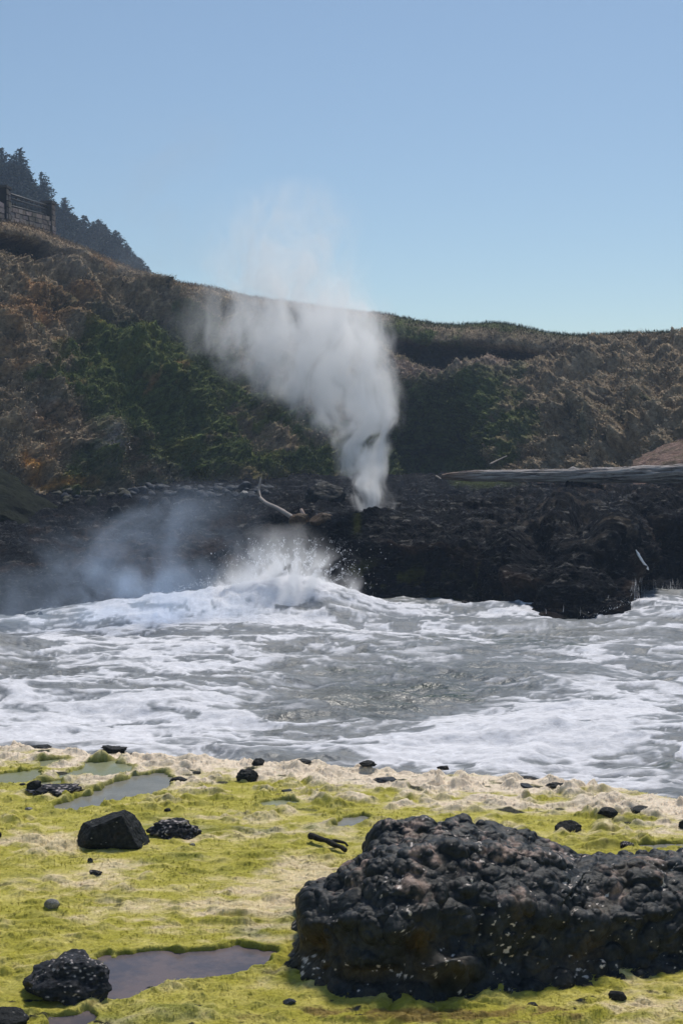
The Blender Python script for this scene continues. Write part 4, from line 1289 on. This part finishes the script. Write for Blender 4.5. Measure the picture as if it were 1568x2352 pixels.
for i in range(34):
    a = P(rng.uniform(1195, 1285), rng.uniform(1122, 1148), 44.5 + rng.uniform(-.3, .3)); th = rng.uniform(0, 6.28); L = rng.uniform(.3, .8)
    dv = np.array([math.cos(th), .3 * math.sin(th), .5 * math.sin(th * 2)]) * L
    pth = np.array([a, a + dv * .5 + rng.normal(size=3) * .06, a + dv])
    V, F = tube_mesh(pth, [.014, .011, .005], 4); mb.add(V, F, np.array([.33, .29, .25]))
mb.build('twigs', M['stone'], tw_)
for (pts, lab) in (([(1122, 1068, 52), (1140, 1058, 53), (1166, 1046, 54)], 'thin bare branch lying on the slope above the log'), ([(1000, 1093, 62), (1012, 1100, 61), (1020, 1108, 60)], 'thin dark branch beyond the pointed end of the log')):
    pth = smooth_path([P(*q) for q in pts], 10)
    V, F = tube_mesh(pth, np.linspace(.05, .02, 10), 6)
    o = quads_tris_mesh('dead_branch', V, F, M['wood'], np.array([.28, .25, .22])); tag(o, lab, 'branch')

# ---------------------------------------------------------------- long driftwood log
nL, sides = 260, 56
lu = np.array([1016, 1040, 1080, 1150, 1300, 1568, 1750, 1990]); lvt = np.array([1089, 1084, 1080, 1079, 1077, 1066, 1058, 1050]); lvb = np.array([1100, 1103, 1106, 1107, 1109, 1110, 1112, 1116]); ld = np.array([46.5, 46.2, 45.8, 45.3, 44, 42, 41, 39.5])
t = np.linspace(0, 1, nL); u_ = 1016 + (1990 - 1016) * t
ctr = P(u_, np.interp(u_, lu, (lvt + lvb) / 2), np.interp(u_, lu, ld))
rad = np.interp(u_, lu, (lvb - lvt) / 2) * np.interp(u_, lu, ld) / 3000
T = tube(ctr, rad, sides)
th = np.linspace(0, 2 * np.pi, sides, endpoint=False)[None]
tt = (t * 20)[:, None]
cx_, cy_ = np.cos(th) * 1.0 + 0 * tt, np.sin(th) + 0 * tt
gro = ridged(tt * .35 + 0 * th, cx_ * 3.2 + .1 * tt, cy_ * 3.2, 4, .55)
kn = fbm(tt * .8, cx_ * 1.2, cy_ * 1.2, 3)
crack = ss(.45, .8, gro) * (.4 + ss(-.2, .2, fbm(tt * .5 + 7, cx_, cy_, 2)))
T = ctr[:, None] + (T - ctr[:, None]) * (1 + .20 * kn - .26 * crack + .07 * fbm(tt * 5, cx_ * 4, cy_ * 4, 3) + .35 * np.exp(-((tt - 6.1) / .16) ** 2 - ((th - 1.9) / .35) ** 2) + .3 * np.exp(-((tt - 12.3) / .2) ** 2 - ((th - 1.2) / .35) ** 2))[..., None]
lc = mixc(np.array([.50, .46, .44]), np.array([.26, .22, .20]), ss(-.3, .4, fbm(tt * 1.2, cx_ * 4, cy_ * 4, 4)))
lc = mixc(lc, np.array([.05, .045, .045]), np.clip(crack, 0, 1) * .85)
lc = mixc(lc, np.array([.23, .13, .08]), ss(2.5, .3, tt + 0 * th) * .6)
V = np.concatenate([T.reshape(-1, 3), [ctr[0] - np.array([.05, 0, 0])], [ctr[-1]]])
F = grid_faces(nL, sides, True)
i = np.arange(sides); j = (i + 1) % sides; n0 = nL * sides
F = np.concatenate([F, np.stack([j, i, np.full(sides, n0), np.full(sides, n0)], 1), np.stack([i + n0 - sides, j + n0 - sides, np.full(sides, n0 + 1), np.full(sides, n0 + 1)], 1)])
log = quads_tris_mesh('driftwood_log', V, F, M['wood'], np.concatenate([lc.reshape(-1, 3), lc[0, :1], lc[-1, :1]]))
tag(log, 'long bleached tree-trunk log lying across the rocks at right', 'driftwood log')

br = link(bpy.data.objects.new('driftwood_branch', None)); tag(br, 'crooked bleached branch rising from the rocks left of the blowhole', 'driftwood')
pth = smooth_path([P(599, 1096, 41), P(597, 1112, 41), P(594, 1125, 41), P(597, 1143, 40.6), P(612, 1156, 40), P(636, 1166, 39.6), P(655, 1178, 39.2), P(674, 1190, 39)], 60)
V, F = tube_mesh(pth, np.interp(np.linspace(0, 1, 60), [0, .3, .6, 1], [.03, .045, .055, .075]) * (1 + .15 * pn(pth[:, 0] * 6, pth[:, 2] * 6)), 10)
quads_tris_mesh('limb', V, F, M['wood'], np.array([.42, .37, .34]), br)
V, F = tube_mesh([P(597, 1143, 40.6), P(593, 1130, 40.5), P(591, 1118, 40.4)], [.035, .025, .012], 6); quads_tris_mesh('twig', V, F, M['wood'], np.array([.36, .32, .3]), br)
pth = smooth_path([P(691, 1169, 38.6), P(695, 1178, 38.5), P(699, 1190, 38.5)], 10)
V, F = tube_mesh(pth, np.linspace(.045, .07, 10), 8); o = quads_tris_mesh('driftwood_stub', V, F, M['wood'], np.array([.5, .38, .33])); tag(o, 'short pale stub of wood poking up between the brown rocks', 'driftwood')

# ---------------------------------------------------------------- falling water on the headland
m, nt, b = new_mat('white_water', .5, .3); b.inputs['Base Color'].default_value = (.78, .80, .84, 1)
nt.links.new(math_n(nt, 'MULTIPLY_ADD', noise_n(nt, 20), .3, .4), b.inputs['Roughness'])
M['white'] = m
def on_face(u, v, off=.04):
    vis = np.where((FU - u) ** 2 + (FV - v) ** 2 < 16, SF['A'][..., 1], 1e9)
    i = np.unravel_index(np.argmin(vis), vis.shape)
    return P(u, v, SF['A'][i][1] - off)
pth = smooth_path([on_face(1459, 1262), on_face(1466, 1276), on_face(1476, 1292), on_face(1489, 1310)], 30)
V, F = tube_mesh(pth, .034 * (1 + .5 * pn(pth[:, 0] * 9, pth[:, 2] * 9)) * np.interp(np.linspace(0, 1, 30), [0, .3, .9, 1], [.4, 1, 1.1, .4]), 7)
o = quads_tris_mesh('rivulet', V, F, M['white'], np.array([.8] * 3)); tag(o, 'thin bright white rivulet running down the end of the black headland', 'rivulet')
mb = MB(); rg = random.Random(6)
for i in range(130):
    if i < 124: u = rg.uniform(1448, 1600); v0_ = rg.uniform(1325, 1372); v1_ = v0_ + rg.uniform(10, 40)
    else: u = rg.uniform(1180, 1450); v0_ = float(np.interp(u, [1180, 1300, 1450], [1370, 1395, 1370])) + rg.uniform(-12, 20); v1_ = v0_ + rg.uniform(6, 22)
    a, c_ = on_face(u, v0_, .1), on_face(u + rg.uniform(-2, 2), v1_, .25)
    r_ = rg.uniform(.0006, .0024)
    V, F = tube_mesh([a, (a + c_) / 2 + np.array([0, -.05, .02]), c_], [r_ * .3, r_, r_ * 1.2], 4); mb.add(V, F, (.8, .8, .8))
o = mb.build('dripping_water', M['white']); tag(o, 'white threads of water draining off the foot of the headland', 'falling water', kind='stuff')

# ---------------------------------------------------------------- spray
def vol_mat(name, prof, base_z, H, depth, dens, nscale, lo, hi, color, aniso, step, stretch=(1.25, 1.25, .5), detail=4, warp=.5, wscale=.6, power=1.0, edge=.25):
    """prof: rows (z, left, core, right, density) in object space; a plume whose cross-section follows the rows"""
    m = bpy.data.materials.new(name); m.use_nodes = True
    nt = m.node_tree; nt.nodes.clear()
    out = node(nt, 'ShaderNodeOutputMaterial'); pv = node(nt, 'ShaderNodeVolumePrincipled')
    pv.inputs['Color'].default_value = (*color, 1); pv.inputs['Anisotropy'].default_value = aniso
    nt.links.new(pv.outputs[0], out.inputs['Volume'])
    tc = node(nt, 'ShaderNodeTexCoord')
    wv = nt.nodes.new('ShaderNodeTexNoise'); wv.inputs['Scale'].default_value = wscale; wv.inputs['Detail'].default_value = 2
    nt.links.new(tc.outputs['Object'], wv.inputs['Vector'])
    sub = node(nt, 'ShaderNodeVectorMath', operation='SUBTRACT'); sub.inputs[1].default_value = (.5, .5, .5); nt.links.new(wv.outputs['Color'], sub.inputs[0])
    sc = node(nt, 'ShaderNodeVectorMath', operation='SCALE'); sc.inputs['Scale'].default_value = warp; nt.links.new(sub.outputs[0], sc.inputs[0])
    ad = node(nt, 'ShaderNodeVectorMath', operation='ADD'); nt.links.new(tc.outputs['Object'], ad.inputs[0]); nt.links.new(sc.outputs[0], ad.inputs[1])
    sp = node(nt, 'ShaderNodeSeparateXYZ'); nt.links.new(ad.outputs[0], sp.inputs[0])
    sp0 = node(nt, 'ShaderNodeSeparateXYZ'); nt.links.new(tc.outputs['Object'], sp0.inputs[0])
    tz = math_n(nt, 'DIVIDE', sp0.outputs[2], H, clamp=True)
    lo_x = min(r[1] for r in prof); span = max(r[3] for r in prof) - lo_x; dm = max(r[4] for r in prof)
    def curve(idx, off, scl):
        fc = node(nt, 'ShaderNodeFloatCurve'); cv = fc.mapping.curves[0]
        ps = [(r[0] / H, (r[idx] - off) / scl) for r in prof]
        cv.points[0].location = ps[0]; cv.points[1].location = ps[-1]
        for q in ps[1:-1]: cv.points.new(*q)
        for q in cv.points: q.handle_type = 'AUTO_CLAMPED'
        fc.mapping.update(); nt.links.new(tz, fc.inputs['Value'])
        return math_n(nt, 'MULTIPLY_ADD', fc.outputs[0], scl, off)
    L, K, Rr = curve(1, lo_x, span), curve(2, lo_x, span), curve(3, lo_x, span)
    D = curve(4, 0, dm)
    dx = math_n(nt, 'SUBTRACT', sp.outputs[0], K)
    a = math_n(nt, 'DIVIDE', dx, math_n(nt, 'MAXIMUM', math_n(nt, 'SUBTRACT', Rr, K), .02))
    b_ = math_n(nt, 'DIVIDE', math_n(nt, 'MULTIPLY', dx, -1), math_n(nt, 'MAXIMUM', math_n(nt, 'SUBTRACT', K, L), .02))
    ax = math_n(nt, 'MAXIMUM', a, b_)
    dep = math_n(nt, 'MULTIPLY', math_n(nt, 'SUBTRACT', Rr, L), depth / 2)
    ay = math_n(nt, 'DIVIDE', sp.outputs[1], math_n(nt, 'MAXIMUM', dep, .1))
    r2 = math_n(nt, 'ADD', math_n(nt, 'MULTIPLY', ax, ax), math_n(nt, 'MULTIPLY', ay, ay))
    r = math_n(nt, 'SQRT', r2)
    ms = node(nt, 'ShaderNodeMapRange', interpolation_type='SMOOTHSTEP')
    ms.inputs[1].default_value = 1.0; ms.inputs[2].default_value = edge; ms.inputs[3].default_value = 0; ms.inputs[4].default_value = 1
    nt.links.new(r, ms.inputs[0])
    mask = math_n(nt, 'POWER', ms.outputs[0], power)
    mp = node(nt, 'ShaderNodeMapping'); mp.inputs['Scale'].default_value = stretch; nt.links.new(ad.outputs[0], mp.inputs[0])
    nz = noise_n(nt, nscale, detail, .6, mp.outputs[0])
    mr = node(nt, 'ShaderNodeMapRange', interpolation_type='SMOOTHSTEP'); mr.inputs[1].default_value = lo; mr.inputs[2].default_value = hi
    # dense heart keeps its body, edges are torn by the noise
    nt.links.new(math_n(nt, 'MULTIPLY_ADD', mask, .09, nz), mr.inputs[0])
    de = math_n(nt, 'MULTIPLY', math_n(nt, 'MULTIPLY', mask, mr.outputs[0]), math_n(nt, 'MULTIPLY', D, dens))
    nt.links.new(de, pv.inputs['Density'])
    m.cycles.volume_step_rate = step
    return m

def plume(name, pix, d, depth, label, cat, parent=None, **kw):
    """pix: rows (v, left u, core u, right u, density)"""
    base = P(pix[0][2], pix[0][0], d)
    prof = []
    for v, l, k, r, dn in pix:
        zz = P(k, v, d)[2] - base[2]
        prof.append((zz, P(l, v, d)[0] - base[0], P(k, v, d)[0] - base[0], P(r, v, d)[0] - base[0], dn))
    H = prof[-1][0]
    mat = vol_mat(name + '_mist', prof, base[2], H, depth, **kw)
    rows, sd_ = 30, 20
    zz = np.linspace(0, H, rows); pz = [q[0] for q in prof]
    th = np.linspace(0, 2 * np.pi, sd_, endpoint=False)
    mg = kw.get('warp', .5) * .25
    V = []
    for q in zz:
        l, r = np.interp(q, pz, [p_[1] for p_ in prof]) - mg, np.interp(q, pz, [p_[3] for p_ in prof]) + mg
        hw = (r - l) / 2; k = (r + l) / 2
        V.append(np.stack([k + hw * np.cos(th) * 1.02, np.maximum((r - l) * depth / 2, .1) * 1.05 * np.sin(th), np.full(sd_, q)], 1))
    V = np.array(V); n = rows * sd_
    F = grid_faces(rows, sd_, True)
    V = np.concatenate([V.reshape(-1, 3), [V[0].mean(0)], [V[-1].mean(0)]])
    i = np.arange(sd_); j = (i + 1) % sd_
    F = np.concatenate([F, np.stack([j, i, np.full(sd_, n), np.full(sd_, n)], 1), np.stack([i + n - sd_, j + n - sd_, np.full(sd_, n + 1), np.full(sd_, n + 1)], 1)])
    me = bpy.data.meshes.new(name)
    me.from_pydata([tuple(q) for q in V.tolist()], [], [tuple(f[:3]) if f[2] == f[3] else tuple(f) for f in F.tolist()])
    bm = bmesh.new(); bm.from_mesh(me); bmesh.ops.recalc_face_normals(bm, faces=bm.faces[:]); bm.to_mesh(me); bm.free()
    me.materials.append(mat)
    o = link(bpy.data.objects.new(name, me), parent)
    o.location = base
    return tag(o, label, cat)

WHITE = (1.0, 1.0, 1.0)
plume('blowhole_spray', [
 (1196, 796, 846, 896, 4.2), (1150, 782, 842, 902, 3.4), (1090, 766, 846, 914, 2.7), (1020, 725, 852, 928, 1.6), (950, 630, 840, 940, 1.15), (890, 520, 812, 946, .9),
 (830, 425, 770, 955, .75), (760, 360, 740, 965, .60), (710, 345, 730, 950, .42), (670, 350, 715, 920, .30), (600, 370, 690, 885, .21), (520, 410, 680, 860, .17), (450, 470, 690, 830, .11), (400, 540, 680, 780, .0)],
 38.5, .5, 'tall white plume of spray bursting from the blowhole and drifting left', 'spray plume',
 dens=3.2, nscale=1.3, lo=.45, hi=.63, color=WHITE, aniso=.35, step=.14, warp=2.0, wscale=.5, detail=6, edge=.12)
spl = link(bpy.data.objects.new('wave_splash', None)); tag(spl, 'white wave exploding upward against the rocks below the blowhole', 'splash')
plume('mist', [(1470, 330, 640, 880, .8), (1430, 350, 640, 885, 2.2), (1390, 380, 655, 870, 2.8), (1345, 430, 670, 840, 2.4), (1305, 470, 675, 810, 1.3), (1265, 500, 670, 785, .5), (1200, 540, 660, 750, .0)],
 31.0, .42, None, None, spl, dens=2.8, nscale=2.0, lo=.45, hi=.62, color=WHITE, aniso=.3, step=.14, warp=1.9, wscale=.8, detail=5, stretch=(1, 1, .45), edge=.2)
plume('drifting_mist', [(1475, -220, 330, 760, .5), (1420, -180, 340, 750, .7), (1350, -140, 340, 740, .7), (1280, -80, 350, 720, .5), (1210, 0, 380, 690, .3), (1140, 160, 430, 640, .18), (1090, 260, 450, 580, 0)],
 29.3, .20, 'thin bluish mist drifting over the dark rocks at left', 'mist', dens=1.8, nscale=.8, lo=.36, hi=.70, color=(.70, .83, 1.0), aniso=.2, step=.22, warp=2.2, wscale=.45, detail=5, stretch=(1, 1, 1), edge=.0)
plume('spray_veil', [(640, 60, 420, 640, .0), (560, 20, 380, 640, .10), (460, 60, 370, 600, .10), (380, 120, 400, 590, .10), (300, 180, 430, 600, .06), (230, 300, 450, 560, 0)],
 40, .4, 'faint grey veil of old spray high in the sky, left of the plume', 'spray veil', dens=1.2, nscale=.6, lo=.38, hi=.66, color=(.85, .9, .95), aniso=.0, step=.3, warp=2.2, wscale=.35, detail=3, stretch=(1, 1, 1), edge=.0)

# droplets thrown up by the splash
rng = np.random.default_rng(21)
nD = 60000
cu, cv_ = 672, 1395
th = rng.normal(math.pi / 2 + .05, .66, nD); rad = (np.abs(rng.normal(0, 1, nD)) ** .9 * 62 + rng.uniform(0, 70, nD)) * (1 + .35 * pn(th * 3.1, 0 * th, 4.))
du, dv = cu + np.cos(th) * rad * 1.15, cv_ - np.sin(th) * rad * 1.0
cl_ = .55 * pn(th * 9., rad * .02, 2.) + .75 * pn(du / 9., dv / 12., 5.) + .3 * pn(th * 22., rad * .03, 7.)
ok = (cl_ > .06) & (dv < 1440) & (dv > 1235)
du, dv = du[ok], dv[ok]
# strings of drops along the crests too
n2_ = 2600
cu2 = rng.uniform(190, 840, n2_); cv2 = np.interp(cu2, [0, 200, 380, 450, 560, 820], [1438, 1412, 1368, 1342, 1345, 1388]) - np.abs(rng.normal(0, 7, n2_)) + 4
n3_ = 900
cu3 = rng.uniform(880, 1500, n3_); cv3 = np.interp(cu3, [880, 1050, 1120, 1300, 1430, 1500], [1384, 1392, 1392, 1434, 1385, 1372]) - np.abs(rng.normal(0, 6, n3_)) + 6
du = np.concatenate([du, cu2, cu3]); dv = np.concatenate([dv, cv2, cv3])
dd = np.concatenate([rng.normal(32., .5, len(du) - n3_), 29.9 + 0 * cu3 + rng.uniform(-.1, .6, n3_) + 1.6 * (cu3 < 1200)])
cen = P(du, dv, dd)
sz = rng.gamma(.9, .0026, len(du)) + .0013
oct_ = np.array([(1, 0, 0), (-1, 0, 0), (0, 1, 0), (0, -1, 0), (0, 0, 1.5), (0, 0, -1.2)])
of = np.array([(0, 2, 4), (2, 1, 4), (1, 3, 4), (3, 0, 4), (2, 0, 5), (1, 2, 5), (3, 1, 5), (0, 3, 5)])
V = (cen[:, None] + oct_[None] * sz[:, None, None]).reshape(-1, 3)
F = (of[None] + 6 * np.arange(len(du))[:, None, None]).reshape(-1, 3)
o = mesh_from('droplets', V, F, M['white'], None, spl); o['kind'] = 'stuff'

# ---------------------------------------------------------------- the air
bm = bmesh.new(); bmesh.ops.create_cube(bm, size=1)
for v in bm.verts:
    v.co = Vector((v.co.x * 400, -40 + (v.co.y + .5) * 330, -3 + (v.co.z + .5) * 75))
me = bpy.data.meshes.new('haze'); bm.to_mesh(me); bm.free()
m = bpy.data.materials.new('haze_air'); m.use_nodes = True; nt = m.node_tree; nt.nodes.clear()
out = node(nt, 'ShaderNodeOutputMaterial'); pv = node(nt, 'ShaderNodeVolumePrincipled')
pv.inputs['Color'].default_value = (.56, .73, 1.0, 1); pv.inputs['Density'].default_value = .0008; pv.inputs['Anisotropy'].default_value = .2
nt.links.new(pv.outputs[0], out.inputs['Volume']); me.materials.append(m)
hz = link(bpy.data.objects.new('haze', me)); tag(hz, 'thin sea haze', 'haze', kind='stuff')
